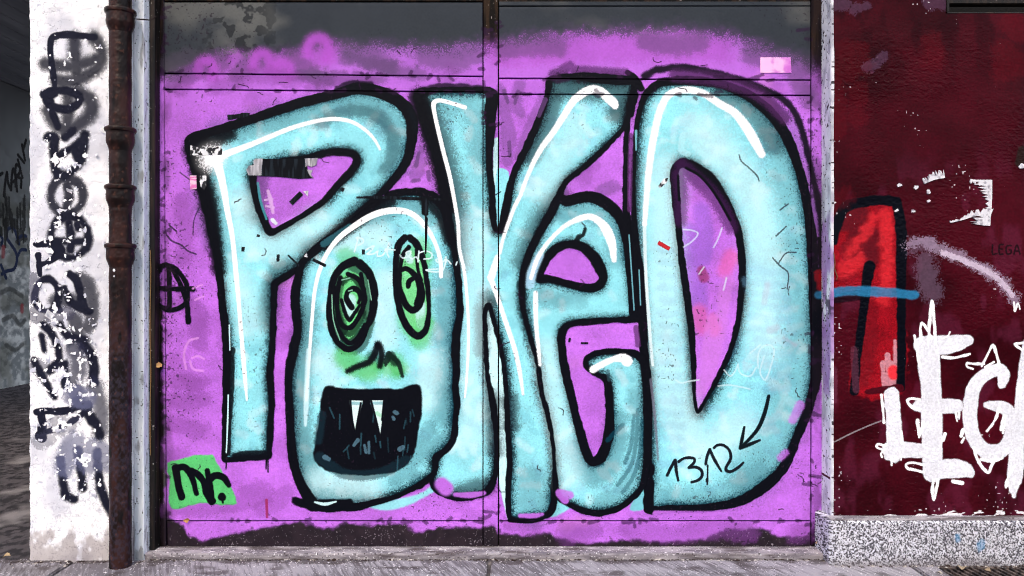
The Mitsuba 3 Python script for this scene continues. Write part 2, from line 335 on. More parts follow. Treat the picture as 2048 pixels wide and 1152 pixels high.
def letter(k, rimw, extra=()):
    M.fill(LET[k], CYAN, soft=1.5, rim=TEAL, rimw=rimw, mott=0.16)
    inner = Polygon([q[:2] for q in curve(LET[k][0], True, 4)]).buffer(0)
    for l in LET[k][1:]:
        inner = inner.difference(Polygon([q[:2] for q in curve(l, True, 4)]).buffer(0))
    inner, streaks = inner.buffer(-24), []
    while len(streaks) < inner.area / 900:                                                       # streaky, uneven coats inside the letter
        cu, cv = rng.uniform(inner.bounds[0], inner.bounds[2]), rng.uniform(inner.bounds[1], inner.bounds[3])
        if inner.contains(shapely.Point(cu, cv)):
            a, L = rng.normal(0.4, 0.9), rng.uniform(4, 16)
            streaks.append([(cu - L * math.cos(a), cv - L * math.sin(a), 1), (cu, cv + rng.normal(0, 2), rng.uniform(1, 4)), (cu + L * math.cos(a), cv + L * math.sin(a), 1)])
    for q, col in enumerate((PALE, C(96, 178, 198), C(226, 250, 254), C(120, 176, 212))):
        M.line(streaks[q::4], col, soft=15, alpha=(0.45, 0.3, 0.35, 0.22)[q], grain=0.45, wob=4)
    for pts, alpha, soft, col in extra:
        M.line(pts, col, soft=soft * 1.7, alpha=alpha * (0.95 if sum(col) < 0.1 or sum(col) > 1 else 0.7), grain=0.35, wob=4, w=0.25)
    for l in LET[k]:
        M.line(l, BLACK, soft=2.2, closed=True, wob=1.6, grain=0.15, w=0.92)


letter('p', 38, [([quick("400,300,4 415,400,8 428,470,6"), quick("440,265,6 560,235,10 690,208,8 760,230,8 800,280,8 795,330,4")], 0.6, 26, TEAL), ([quick("640,246,2 700,222,4 760,235,5 790,290,5 770,340,3")], 0.55, 12, C(12, 40, 52)),
                 ([quick("620,500,8 680,470,5 740,400,6"), quick("640,530,6 560,545,6 535,640,8"), quick("515,350,5 512,430,6")], 0.65, 20, C(10, 34, 44)), ([quick("385,300,6 410,292,8 405,350,6")], 0.8, 18, C(14, 14, 24)),
                 ([quick("480,400,20 500,480,24 560,490,20 640,440,16"), quick("480,560,14 500,650,14")], 0.5, 34, PALE)])
letter('k', 34, [([quick("855,220,10 880,300,8 905,400,6 915,520,5")], 0.85, 26, C(14, 30, 42)), ([quick("900,200,8 950,210,8 965,300,4")], 0.5, 30, TEAL), ([quick("1120,170,8 1180,175,12 1250,180,12 1240,225,8")], 0.85, 24, C(10, 22, 32)),
                 ([quick("1110,200,5 1090,260,8 1060,315,4")], 0.8, 16, C(16, 34, 46)), ([quick("1120,400,6 1090,430,8 1050,520,5")], 0.75, 24, C(12, 34, 44)), ([quick("1060,960,8 1060,1025,12 1090,1010,8")], 0.6, 26, TEAL),
                 ([quick("1018,800,8 1022,850,8"), quick("985,800,6 985,850,8 988,900,5"), quick("920,985,8 975,970,8")], 0.8, 16, C(12, 22, 36)), ([quick("975,596,8 985,600,7"), quick("965,620,4 964,700,3")], 0.85, 14, C(10, 22, 32)),
                 ([quick("950,450,20 945,700,22 940,880,26"), quick("1150,260,12 1080,380,14")], 0.45, 36, PALE)])
letter('d', 42, [([quick("1560,280,10 1595,420,14 1605,560,16 1600,700,14 1570,830,12 1500,950,10")], 0.5, 44, C(34, 92, 112)), ([quick("1440,186,6 1500,216,8 1550,290,6")], 0.7, 20, C(16, 46, 58)), ([quick("1340,1000,8 1440,990,8 1520,950,6")], 0.5, 26, TEAL),
                 ([quick("1330,340,22 1330,560,20 1340,760,24 1400,900,40 1480,850,30"), quick("1400,260,40 1500,380,30 1530,520,30 1530,700,30")], 0.6, 44, PALE),
                 ([quick("1500,530,10 1540,560,12 1580,640,10"), quick("1480,700,10 1540,740,10 1500,830,8")], 0.22, 30, C(90, 150, 190))])
letter('e', 34, [([quick("1130,430,4 1180,425,6 1225,450,6 1235,520,4")], 0.55, 20, TEAL), ([quick("1080,590,6 1110,600,6 1160,600,4")], 0.6, 16, TEAL), ([quick("1270,790,4 1275,880,5 1250,970,4 1200,1005,4")], 0.5, 14, TEAL),
                 ([quick("1150,900,6 1190,950,8 1225,920,8 1232,840,6")], 0.7, 22, TEAL), ([quick("1090,700,10 1110,820,10 1140,950,16")], 0.5, 34, PALE), ([quick("1150,615,10 1240,600,10 1230,545,6")], 0.4, 24, CYAN)])
M.line([quick("838,195,10 850,235,9 866,285,6 882,345,5 896,420,4"), quick("388,300,8 400,345,9 418,410,8 428,470,5 438,540,3"), quick("395,290,8 420,285,5 460,268,3")], BLACK, soft=20, alpha=0.98, grain=0.5, wob=3)
M.line([quick("1152,482,2 1158,474,2.5 1166,470,1 1170,458,1")], BLACK, soft=5, alpha=0.98, grain=0.4)
letter('o', 40, [([quick("612,620,6 606,700,8 600,800,9 606,900,9 640,985,9 720,990,6")], 0.55, 22, C(12, 36, 50)), ([quick("895,560,6 895,700,8 890,830,6")], 0.7, 26, TEAL), ([quick("860,860,8 830,920,6 790,960,5"), quick("850,905,4 880,880,3"), quick("815,935,3 835,962,3")], 0.6, 14, TEAL),
                 ([quick("740,440,4 820,410,5 880,440,6")], 0.65, 18, TEAL), ([quick("700,480,26 760,470,20"), quick("650,720,22 660,760,16"), quick("860,720,18 850,800,18"), quick("770,560,16 770,680,20"), quick("640,960,14 740,970,12")], 0.65, 32, PALE)])
M.line([quick("655,488,4 700,452,6 745,418,5 780,402,4"), quick("850,395,5 885,430,5 900,480,4")], BLACK, soft=18, alpha=0.96, grain=0.5, wob=3)
M.line([quick("744,716,4 758,728,5"), quick("788,726,3 797,742,3")], C(24, 110, 74), soft=16, alpha=0.75, grain=0.4)
# purple sprayed back over the feet of the letters
M.line([quick("884,968,10 892,976,11")], PURPLE, soft=10, mott=0.1)
M.line([quick("910,989,2 940,990,4 968,986,2"), quick("1040,1031,2 1070,1031,3 1085,1028,1"), quick("1310,1026,3 1380,1028,4 1440,1026,2"), quick("1130,1000,6 1118,985,5 1140,990,6")], PURPLE, soft=5, alpha=0.85, grain=0.3)
M.line([quick("1585,840,5 1600,810,6"), quick("1570,905,4 1560,915,4")], PURPLE, soft=9, alpha=0.7, grain=0.5)
# doubled and overshooting outlines
M.line([quick("1259,208,5 1254,255,5 1253,300,5 1252,350,5 1252,400,5 1255,440,7 1262,520,10 1268,580,12 1274,630,14"), quick("1284,640,6 1286,690,6 1291,740,6"), quick("1270,190,6 1262,230,5"), quick("1255,145,4 1272,158,5 1282,176,6")], BLACK, soft=2.2, wob=2)
M.line([quick("1262,270,2 1260,340,2.5 1259,420,2"), quick("1272,655,3 1276,690,3")], C(88, 44, 100), soft=4, alpha=0.8, grain=0.4)
M.line([quick("1258,470,0.7 1264,560,0.7 1268,620,0.6"), quick("1278,540,0.6 1281,610,0.6"), quick("1272,262,2 1272,300,1")], C(120, 190, 205), soft=1.5, alpha=0.8)
M.line([quick("1290,152,4 1310,141,4 1340,136,4 1367,135,4 1406,141,4 1445,150,4 1492,164,4 1531,180,4 1562,196,3 1582,214,3 1602,254,3 1617,312,3 1626,352,3 1636,400,3 1645,470,2.5")], BLACK, soft=8, alpha=0.98, grain=0.4, wob=2, w=0.7)
M.line([quick("1350,150,4 1440,160,5 1520,190,4 1570,235,4")], C(70, 32, 82), soft=18, alpha=0.85, grain=0.4, w=0.6)
M.line([quick("1640,480,4 1646,560,8 1646,640,9 1640,720,5"), quick("1645,690,3 1638,760,3.5 1622,810,4 1600,860,4")], BLACK, soft=4, wob=3, grain=0.3)
M.line([quick("1108,150,4 1140,132,3"), quick("1150,140,3 1250,148,4")], C(60, 26, 70), soft=12, alpha=0.7, grain=0.4)
M.line([quick("1120,152,3 1180,150,3 1262,158,4")], BLACK, soft=3, wob=2)
M.line([quick("835,184,4 880,172,3 960,176,3"), quick("676,180,6 700,170,7 740,170,5")], BLACK, soft=5, wob=2, alpha=0.9)
M.line([quick("774,391,5 800,384,4 840,382,5 870,394,6 890,420,8"), quick("620,508,6 660,480,7 720,432,5 760,396,4")], BLACK, soft=3, wob=2, grain=0.2)
M.line([quick("648,488,3 700,455,4")], C(50, 110, 125), soft=6, alpha=0.6, grain=0.6)
M.line([quick("464,700,5 462,760,5 458,830,5 456,905,4"), quick("470,912,5 500,908,6 530,905,4")], BLACK, soft=3, wob=2, alpha=0.95)
M.line([quick("457,790,0.9 455,860,1 453,905,0.7"), quick("459,650,0.8 460,700,0.7")], PALE, soft=1.2)
M.line([quick("453,920,1 452,938,0.8"), quick("533,916,1.2 532,938,1"), quick("536,916,1 536,944,1")], BLACK, soft=1)
M.line([quick("516,366,1.5 521,400,1.8 533,438,1.5")], C(70, 150, 165), soft=2, alpha=0.8, grain=0.4)
M.line([quick("590,1000,6 630,1015,7 700,1006,5"), quick("640,1003,2 700,1001,2")], BLACK, soft=4, wob=3)
M.line([quick("630,1004,1 650,1008,2.5 672,1003,0.8")], C(200, 236, 240), soft=2)
M.line([quick("1298,965,9 1297,1018,9"), quick("1300,935,8 1300,945,7")], BLACK, soft=2, wob=1)
M.line([quick("1020,1040,4 1060,1044,2 1085,1040,1")], BLACK, soft=2)
M.line([quick("533,1000,1.8 534,1034,1.8")], C(150, 30, 60), soft=1.5, alpha=0.8)
M.line([quick("1362,330,5 1385,352,9 1420,385,9 1445,420,7 1462,455,4"), quick("1358,350,7 1362,380,6 1361,440,3")], C(58, 20, 70), soft=20, alpha=0.7, grain=0.4, w=0.3)
M.line([quick("1372,336,1 1400,352,1 1430,388,1 1460,440,1"), quick("1356,352,1 1358,400,1")], BLACK, soft=3)
M.line([[(1322 + rng.uniform(-3, 3), v0, 4), (1332, v0 + 1, 6), (1340 + 0.07 * (v0 - 500), v0 + 2, 4)] for v0 in range(500, 950, 25)], C(112, 170, 208), soft=15, alpha=0.2, grain=0.5, wob=4, w=0.6)
M.line([[(1500 + rng.uniform(-10, 10), v0, 4), (1540, v0 + 5, 6), (1575, v0 + 8, 4)] for v0 in range(540, 780, 23)], C(120, 176, 214), soft=15, alpha=0.18, grain=0.5, wob=4, w=0.6)
M.line([quick("1215,880,1.5 1245,850,1.5"), quick("1275,820,1 1272,880,1.2 1262,930,1.2 1235,970,1"), quick("1283,840,1 1280,900,1.2 1268,950,1.2 1245,985,1"), quick("1268,830,0.8 1262,890,1 1250,925,1")], TEAL, soft=5, alpha=0.55, grain=0.6)
# white highlights
SP = dict(soft=2.6, grain=0.4, w=0.78)
M.line([quick("424,318,6 428,316,6")], WHITE, soft=44, alpha=0.95, grain=0.6)
M.line([quick("430,318,9 445,311,8 508,287,5.5 578,258,4.5 630,243,4 668,238,4 701,243,3.5 728,258,3 749,279,2.5 760,299,1.5"),
        quick("430,320,9 437,335,10 446,369,8 455,421,6 465,474,5 472,543,5 477,595,4 484,682,4 490,752,4 494,800,1")], WHITE, **SP)
M.line([quick("613,800,2.5 617,740,2.5 624,643,3 631,574,3.5 647,521,4 674,480,5 709,452,6 747,430,7 786,421,7 820,426,6 848,449,5 869,483,4 881,521,4 882,553,3.5")], WHITE, **SP)
M.line([quick("617,700,2 613,800,3.5 611,850,1")], C(205, 240, 248), soft=5, alpha=0.8)
M.line([quick("930,215,4 905,207,4 878,201,4 868,206,5 868,220,4 878,267,4 888,308,4 899,350,4 909,402,3.5 916,447,3.5 919,499,3 928,539,3 935,608,2.5 937,678,2.5 934,747,2 930,794,1")], WHITE, **SP)
M.line([quick("1230,212,6 1226,205,9 1214,194,9 1200,182,8 1185,179,8 1170,184,8 1148,201,7 1127,233,6 1107,264,5 1086,292,4.5 1068,323,3.5 1054,355,2.5 1041,390,2.5 1027,419,2.5 1006,478,2 999,506,2.5")], WHITE, soft=5, grain=0.5, w=0.8)
M.line([quick("995,515,4 990,530,5 982,556,6"), quick("982,558,4 992,586,3 1006,628,3 1020,669,3 1032,708,3 1040,747,2.5 1046,788,1")], WHITE, soft=4, grain=0.6)
M.line([quick("1060,570,6 1064,545,7 1080,510,5")], C(170, 214, 240), soft=7, alpha=0.8, grain=0.3)
M.line([quick("1062,556,2.5 1075,517,3 1096,485,2.5 1127,454,3 1155,439,4.5 1179,433,5.5 1200,444,7 1214,462,10 1224,490,8 1228,520,4"), quick("1071,586,3.5 1072,645,3 1077,697,2 1080,730,1")], WHITE, soft=5, grain=0.5, w=0.8)
M.line([quick("1186,739,5 1207,727,4.5 1228,718,4 1246,716,7 1254,722,9")], WHITE, soft=5, grain=0.5)
M.line([quick("1289,449,3 1293,391,4 1301,312,6 1314,242,6 1324,211,6 1340,188,6 1375,180,6 1406,187,6 1437,207,6 1469,226,7 1492,254,9 1508,281,9 1523,309,6")], WHITE, soft=6, grain=0.5, w=0.8)
M.line([quick("1289,456,2.5 1291,534,2 1297,632,2 1305,730,1.8")], C(226, 246, 250), soft=3, alpha=0.85, grain=0.4)
M.line([quick("1301,759,1.2 1310,837,1.6 1316,919,0.8")], C(110, 110, 130), soft=3, alpha=0.75, grain=0.4)
M.line([quick("1366,270,5 1362,300,5 1375,308,5"), quick("1390,294,5 1420,318,5 1450,326,5"), quick("1445,285,1.5 1435,320,1.5")], C(186, 238, 246), soft=3, alpha=0.5)
M.line([quick("1216,742,2 1218,760,1.5")], C(40, 70, 80), soft=3, alpha=0.6, grain=0.5)
# the face on the letter o
M.line([quick("705,560,30 700,640,32"), quick("826,520,20 828,640,22")], GREEN, soft=30, alpha=0.75, grain=0.35)
M.line([quick("690,715,14 740,745,12"), quick("800,735,9 790,720,8"), quick("700,520,12 690,510,8"), quick("845,490,8 850,520,6"), quick("850,640,6 840,680,12")], GREEN, soft=24, alpha=0.6, grain=0.35)
M.fill(quick("706,545 722,560 730,600 718,650 698,680 678,650 670,600 680,560"), C(104, 212, 128), soft=5, alpha=0.85, mott=0.15)
M.fill(quick("816,500 838,520 850,580 852,640 838,664 816,640 802,580 802,520"), C(120, 218, 140), soft=5, alpha=0.8, mott=0.15)
M.line([quick("840,610,8 842,650,6"), quick("812,505,6 820,520,5"), quick("700,600,10 698,625,8")], C(190, 232, 240), soft=7, alpha=0.8, grain=0.3)
M.line([quick("668,650,8 690,695,9 720,690,8 738,645,7")], C(20, 66, 44), soft=9, alpha=0.8, grain=0.6)
M.line([quick("680,560,5 674,610,5 686,660,6"), quick("704,530,7 728,545,7 741,590,6 736,630,6")], C(18, 40, 34), soft=8, alpha=0.75, grain=0.5)
M.line([quick("672,600,2 680,640,3 696,668,3 714,655,3 728,625,2"), quick("668,625,2 684,674,3 700,684,3 722,662,3"), quick("686,566,2 698,556,2 712,560,3 722,578,2")], C(8, 40, 28), soft=6, alpha=0.9, grain=0.5)
M.line([quick("690,712,8 705,735,8"), quick("835,670,8 848,650,8"), quick("770,735,6 790,742,6"), quick("728,742,5 745,738,5")], GREEN, soft=30, alpha=0.7, grain=0.4)
EYE_L = [quick("709,522,8 684,534,7 667,560,6 661,600,6 660,640,5 671,678,5 695,698,5 718,688,5 733,655,5 744,632,6 748,600,7 747,575,7 738,546,7 720,527,8"),
         quick("681,556,4 675,585,3.5 675,620,3.5 683,648,4 699,656,4 714,640,4 727,612,4 730,595,4 725,572,4 713,556,4 696,548,4"), quick("672,575,3 665,625,3 677,660,3.5 698,686,3.5 715,678,4 730,650,4"),
         quick("683,600,2 690,625,2.5 699,640,3 710,626,2.5 720,610,2.5"), quick("704,614,5 698,606,5 693,594,4 697,582,4 708,577,4.5 718,583,4 721,596,3 717,606,2.5"), quick("722,548,3 727,580,3 725,610,3")]
EYE_R = [quick("810,476,6 798,490,6 793,515,5 792,545,5 793,584,5 803,629,6 818,658,6 836,672,6 851,660,5 857,635,4 858,610,3 855,573,4 847,522,5 833,488,6 820,476,6"),
         quick("818,494,3 806,510,3 801,535,3 799,570,4 806,598,5 816,615,6 828,620,6 840,607,6 843,580,6 838,562,5 828,548,5 812,537,4 803,540,4"), quick("828,556,3 819,562,4 816,573,3"), quick("834,560,3 838,585,3 832,608,3"),
         quick("833,500,2.5 836,540,2.5 842,560,3")]
for e in (EYE_L, EYE_R):
    M.line(e, BLACK, soft=2.2, wob=1.2, sub=5)
M.line([quick("697,582,0.6 705,580,0.6"), quick("684,560,0.6 700,556,0.6"), quick("806,552,0.6 814,549,0.6"), quick("736,560,0.6 743,600,0.6"), quick("664,590,0.6 667,640,0.6 680,680,0.6")], C(150, 220, 190), soft=1.2, alpha=0.7, grain=0.5)
M.line([quick("756,689,4 750,708,4 738,724,3 715,733,2.5 696,742,1"), quick("760,694,3 764,712,3 760,732,1.5")], BLACK, soft=9, alpha=0.99, grain=0.5, w=0.6)
M.line([quick("755,690,4 757,694,4"), quick("778,709,5 776,716,5 771,730,1"), quick("782,712,3 796,724,3 805,752,1.5")], BLACK, soft=3.5, alpha=0.95, grain=0.4)
M.line([quick("782,712,5 790,724,4")], C(10, 34, 26), soft=8, alpha=0.9, grain=0.5)
MOUTH = quick("654,776 677,781 728,783 779,781 802,783 824,773 838,778 838,825 830,868 821,911 795,935 748,944 693,944 654,936 634,919 633,895 642,856 646,809")
M.fill(MOUTH, BLACK, soft=3, wob=2.5, sub=3)
M.line([MOUTH], BLACK, closed=True, soft=4, wob=2, w=1.0)
M.line([quick("640,915,6 690,948,5 760,946,5 812,920,4"), quick("644,830,3 636,880,4")], C(16, 40, 52), soft=9, alpha=0.7, grain=0.6)
for _ in range(20):
    cu, cv = rng.uniform(652, 826), rng.uniform(812, 915)
    M.line([(cu, cv, 0.9), (cu + rng.normal(0, 3), cv + rng.uniform(10, 34), 0.7)], C(70, 130, 150), soft=2.0, alpha=rng.uniform(0.05, 0.28), grain=0.7)
M.line([quick("790,824,3 794,826,3"), quick("786,834,2 788,838,2"), quick("800,898,4 806,894,3"), quick("650,914,4 658,918,3"), quick("708,890,2 716,880,3"), quick("729,890,1.5 732,905,1.5"), quick("738,884,1.5 738,906,1.5")], C(90, 130, 150), soft=3, alpha=0.6, grain=0.7)
TEETH = [quick("700,801 725,802 719,826 711,862 706,846"), quick("741,801 767,801 765,830 760,868 752,840")]
M.fill(TEETH, C(214, 240, 240), soft=1.5, sub=1, mott=0.08)
M.line([quick("703,806,2 722,807,2"), quick("744,806,2 765,806,2")], C(120, 180, 190), soft=3, alpha=0.8, grain=0.4)
M.line([quick("754,826,3 763,832,2")], C(150, 226, 180), soft=3, alpha=0.7)
M.line([quick("722,806,1.2 716,838,1.2 711,866,1"), quick("701,800,1 705,840,1 710,864,1"), quick("742,800,1.2 752,838,1.2 760,872,1"), quick("768,802,1.2 764,840,1"), quick("733,800,1 735,880,1")], BLACK, soft=1.5)
M.line([quick("536,382,2 541,400,3 546,425,2"), quick("530,400,1 545,398,1"), quick("532,412,1 548,415,1")], C(240, 206, 244), soft=3, alpha=0.5, grain=0.6)
M.line([quick("545,440,3 552,447,2")], C(226, 240, 244), soft=3, alpha=0.9)
M.line([quick("838,305,0.5 832,330,3"), quick("856,345,2 858,360,1"), quick("826,362,1.5 838,360,1"), quick("1018,285,2 1020,312,1"), quick("1090,200,3 1078,232,1"), quick("1008,182,2 1016,205,1"), quick("1036,184,2 1030,206,1")], C(92, 62, 112), soft=4, alpha=0.75, grain=0.4)
# tags and scribbles
PATCH = quick("336,926 352,922 388,914 425,912 432,924 440,938 452,960 463,980 471,1005 440,1008 400,1004 372,1012 345,1016 340,990 341,960")
M.fill(PATCH, GREEN, soft=5, wob=2, grain=0.3, sub=2, mott=0.1)
MR = [quick("352,936,7 356,965,6 364,994,6"), quick("353,936,6 369,934,6 380,946,6 388,965,5 393,987,4"), quick("383,941,5 397,950,6 408,964,6 414,985,7 424,1002,7"), quick("415,941,4 418,960,6 420,985,8 422,1000,7"),
      quick("420,960,6 430,951,6 446,954,6 458,970,4"), quick("444,993,7 444.5,994,7"), quick("445,998,2 446,1005,1")]
M.line(MR, BLACK, soft=1.8, wob=1)
RING = [quick("333,529,3 350,536,3.5 364,552,4 375,575,4 374,602,4 366,612,4 351,619,4 335,619,4 320,612,4 309,598,4 305,578,4 309,560,4 316,545,4 323,533,4 332,529,4"), quick("338,535,4 340,580,4 339,620,4"),
        quick("343,535,3.5 355,556,4 366,580,4 374,605,4 376,628,4 377,643,5"), quick("308,575,4 340,578,4 386,578,5")]
M.line(RING, BLACK, soft=2, wob=1)
DATE = [quick("1334,950,2.4 1342,934,2.4 1350,920,2.4"), quick("1350,920,2.4 1352,940,2.6 1356,960,1.6"), quick("1357,923,2 1366,917,2.2 1376,915,2.2 1388,917,2.2 1388,924,2.2 1377,935,2.2"), quick("1377,935,2.2 1392,934,2.2 1402,940,2.2 1404,950,2.2 1397,959,2.2 1383,964,1.6"),
        quick("1411,927,2.4 1414,912,2.4 1419,899,2.8"), quick("1419,899,2.4 1428,918,2.4 1442,942,1.4"), quick("1415,930,0.9 1415,946,0.9 1414,968,1"), quick("1414,958,2.2 1414,962,2.2"), quick("1428,895,2.2 1434,890,2.2 1446,890,2.2 1458,900,2.2 1461,917,2.2 1452,934,2.2 1452,940,2.4 1460,943,2.2 1474,936,2.2 1486,925,1.4")]
M.line(DATE, C(18, 24, 34), soft=1.4, wob=0.5)
ARROW = [quick("1537,792,2.2 1529,825,3 1516,856,2.8 1498,878,2.4 1481,895,2.2"), quick("1488,854,1.2 1484,876,2.4 1480,896,2.2"), quick("1519,880,1.2 1500,888,2.6 1480,896,2.2")]
M.line(ARROW, C(8, 20, 28), soft=2, alpha=1.0, grain=0.15)
SCRIB = [quick("709,504,1 714,486,1 716,474,1"), quick("712,476,1 724,477,1 727,484,1 716,491,1"), quick("732,500,1 742,494,1 748,492,1 742,502,1 734,508,1 746,508,1 756,502,1"), quick("756,502,1 755,512,1 766,510,1 772,498,1"),
         quick("778,486,1 774,505,1 778,514,1"), quick("772,498,1 790,500,1"), quick("800,510,1 806,516,1 818,512,1 822,502,1 812,506,1 824,518,1 832,514,1 838,522,1"), quick("838,502,1 836,524,1"), quick("838,506,1 852,502,1 864,508,1 862,516,1 848,518,1"),
         quick("880,516,1 872,520,1 878,526,1 888,522,1 892,514,1 886,540,1 870,544,1 852,540,1 876,538,1"), quick("890,530,1 894,520,1 902,528,1"), quick("914,524,1 912,530,1")]
M.line(SCRIB, C(222, 246, 252), soft=1.2, alpha=0.85)
M.line([quick("372,738,1.5 368,708,1.5 378,682,1.5 396,676,1.5"), quick("380,722,1.5 386,738,1.5 406,742,1.5"), quick("384,716,1.3 396,712,1.3 408,718,1.3"), quick("386,577,1.3 398,572,1.3 405,570,1"), quick("390,600,1.2 408,592,1")], C(226, 158, 236), soft=2, alpha=0.6)
M.line([quick("1367,459,1 1385,461,1 1396,467,1 1385,482,1 1367,494,1"), quick("1444,456,1 1436,478,1 1427,495,1"), quick("1453,556,1.2 1447,580,1"), quick("1408,534,1 1398,548,1"), quick("1352,760,1 1362,766,1 1380,762,1 1398,760,1"), quick("1436,772,1 1460,770,1 1500,778,1"),
        quick("1448,740,1 1460,752,1 1470,742,1 1476,728,1"), quick("1476,728,1 1480,746,1 1500,752,1 1512,735,1"), quick("1516,736,1 1516,710,1 1524,694,1 1540,690,1 1548,700,1 1542,730,1 1530,760,1 1520,745,1 1528,712,1"), quick("1520,690,1 1508,700,1 1500,706,1")], C(218, 240, 248), soft=1.4, alpha=0.55)
M.line([quick("1478,310,.7 1482,322,.7 1498,336,.7 1514,352,1 1518,362,.6"), quick("1556,528,.7 1572,506,.7 1592,505,.7"), quick("1545,516,.7 1560,532,1 1576,546,.7 1574,578,.7"), quick("1552,472,1 1572,453,.6"), quick("1560,420,1 1576,408,.6"), quick("360,345,.6 380,360,.6"),
        quick("333,470,1 344,482,1.2 362,490,1.2 376,502,1 392,508,1"), quick("338,450,1 352,462,1"), quick("400,412,.5 388,440,.5 386,470,.5"), quick("1170,452,.7 1164,446,.7")], C(34, 30, 54), soft=1.2, alpha=0.85)
M.line([quick("1568,676,.6 1590,690,.6"), quick("1540,660,5 1552,655,4"), quick("1528,605,3 1534,570,3")], C(200, 140, 170), soft=8, alpha=0.2)
cr = []
for _ in range(55):                                                                           # hairline cracks and scuffs, thickest along the seams
    z = rng.random()
    if z < 0.35:
        cu, cv = rng.uniform(335, 1630), rng.choice([152, 182, 120, 165]) + rng.normal(0, 14)
    elif z < 0.6:
        cu, cv = rng.choice([345, 1632, 985, 1000, 1600]) + rng.normal(0, 9), rng.uniform(100, 1040)
    elif z < 0.75:
        cu, cv = rng.uniform(1540, 1640), rng.uniform(560, 1060)
    else:
        cu, cv = rng.uniform(335, 1640), rng.uniform(80, 1040)
    a, p = rng.uniform(0, 6.28), [(cu, cv, rng.uniform(0.1, 0.4))]
    for _ in range(rng.integers(2, 6)):
        a += rng.normal(0, 0.5)
        p.append((p[-1][0] + math.cos(a) * rng.uniform(2, 7), p[-1][1] + math.sin(a) * rng.uniform(1.5, 6), rng.uniform(0.1, 0.5)))
    cr.append(p)
SEAMS = [((328, 147), (966, 152.5)), ((328, 179), (966, 184.5)), ((997, 156.5), (1622, 160)), ((997, 188.5), (1622, 191)), ((333, 1042), (966, 1042)), ((997, 1042), (1622, 1042)), ((327.5, 0), (332.5, 1095)), ((966, 0), (966, 1095)), ((997, 10), (997, 1095)), ((1622, 10), (1622, 1095))]
sm, gr = [], []
for (a0, b0), (a1, b1) in SEAMS:
    n_ = int(math.hypot(a1 - a0, b1 - b0) / 18)
    tt = np.linspace(0, 1, n_ + 1)
    sm.append([(a0 + (a1 - a0) * t + rng.normal(0, 0.5), b0 + (b1 - b0) * t + rng.normal(0, 0.5), abs(rng.normal(0, 0.45))) for t in tt])
    for t in rng.random(n_ // 2):
        a, b = a0 + (a1 - a0) * t + rng.normal(0, 2), b0 + (b1 - b0) * t + rng.normal(0, 2)
        if 420 < a < 1600 and 250 < b < 1000:
            continue
        gr.append([(a, b, rng.uniform(0.4, 1.6)), (a + rng.normal(0, 9), b + rng.normal(0, 4), rng.uniform(0.3, 1.4))])
M.line(sm, C(30, 12, 38), soft=2.0, alpha=0.4, sub=2)
M.line(gr, C(44, 20, 54), soft=4, alpha=0.7, sub=1, grain=0.5)
M.line(cr, C(36, 14, 44), soft=1.2, alpha=0.9, sub=2)
M.line([quick("1640,550,5 1646,572,6")], C(140, 10, 24), soft=9, alpha=0.9, wob=4)
M.line([quick("1636,590,5 1650,589,6")], C(40, 118, 164), soft=6, alpha=0.9)
M.done()


def mural(p, n, uv):
    u, v = mi.Float(p.x) * S0 + 1024, 576 - (mi.Float(p.z) - EYE) * S0
    a, b = fbm(u * 0.008, v * 0.012, octaves=4), fbm(u * 0.05 + 3, v * 0.05, octaves=3)
    base = mix(C(52, 58, 66), C(92, 94, 94), smoothstep(0.45, 0.75, a + 0.25 * smoothstep(900, 300, u) - 0.15 + 0.2 * smoothstep(1450, 1650, u)))
    base = mix(base, C(30, 34, 40), 0.8 * smoothstep(0.55, 0.62, b) * smoothstep(120, 20, dr.abs(u - 480)))
    low = smoothstep(1000, 1050, v)
    base = mix(base, mix(C(50, 40, 48), C(30, 25, 32), b), low)
    fleck = smoothstep(0.83, 0.90, noise(u * 0.45, v * 0.45) * 0.8 + 0.2 * a) * low + smoothstep(0.93, 0.96, noise(u * 0.4 + 7, v * 0.25)) * low
    base = mix(base, C(170, 160, 172), 0.75 * dr.minimum(fleck, 1))
    wood = mix(C(14, 9, 8), C(48, 34, 24), smoothstep(0.4, 0.75, fbm(u * 0.12, v * 0.012, octaves=3)))
    wood = mix(wood, C(190, 180, 170), smoothstep(0.955, 0.97, noise(u * 0.3, v * 0.3 + 3)))
    stile = (u < 327) | (u > 1622.5) | ((u > 966.5) & (u < 996.5) & (v < 1000)) | (v < 3)
    c = M.over(u, v, dr.select(stile, wood, base))
    # dust and wear over everything
    c = c * (0.90 + 0.2 * fbm(u * 0.02 + 5, v * 0.012 + 2, octaves=3)) * (0.93 + 0.14 * noise(u * 0.5 + 11, v * 0.5))
    sp = noise(u * 0.30 + 31, v * 0.30 + 8) * 0.7 + 0.3 * fbm(u * 0.012, v * 0.012 + 4, octaves=2)
    edge = smoothstep(130, 10, dr.minimum(dr.minimum(u - 320, 1648 - u), 1095 - v))
    c = mix(c, C(40, 28, 44), 0.7 * smoothstep(0.845, 0.88, sp + 0.10 * edge))
    # grime that creeps out of the frame joints
    grime = smoothstep(0.5, 0.75, fbm(u * 0.03 + 2, v * 0.014, octaves=4) + 0.20 * smoothstep(26, 0, dr.abs(u - 332)) + 0.22 * smoothstep(40, 0, dr.abs(u - 1630)) - 0.05)
    return mix(c, C(30, 22, 32), 0.55 * grime * smoothstep(60, 5, dr.minimum(u - 315, 1650 - u)))


def mural_relief(p, n, uv):
    x, z = mi.Float(p.x), mi.Float(p.z)
    return fbm(x * 7, z * 5, octaves=3) * 1.2 + fbm(x * 160, z * 160, octaves=2) * 0.10


scene['mat_mural'] = dict(type='bumpmap', nested=dict(type='principled', base_color=mikit.proc(mural), roughness=0.55, specular=0.07), arbitrary=mikit.proc(mural_relief, 2e-3), scale=0.0035)

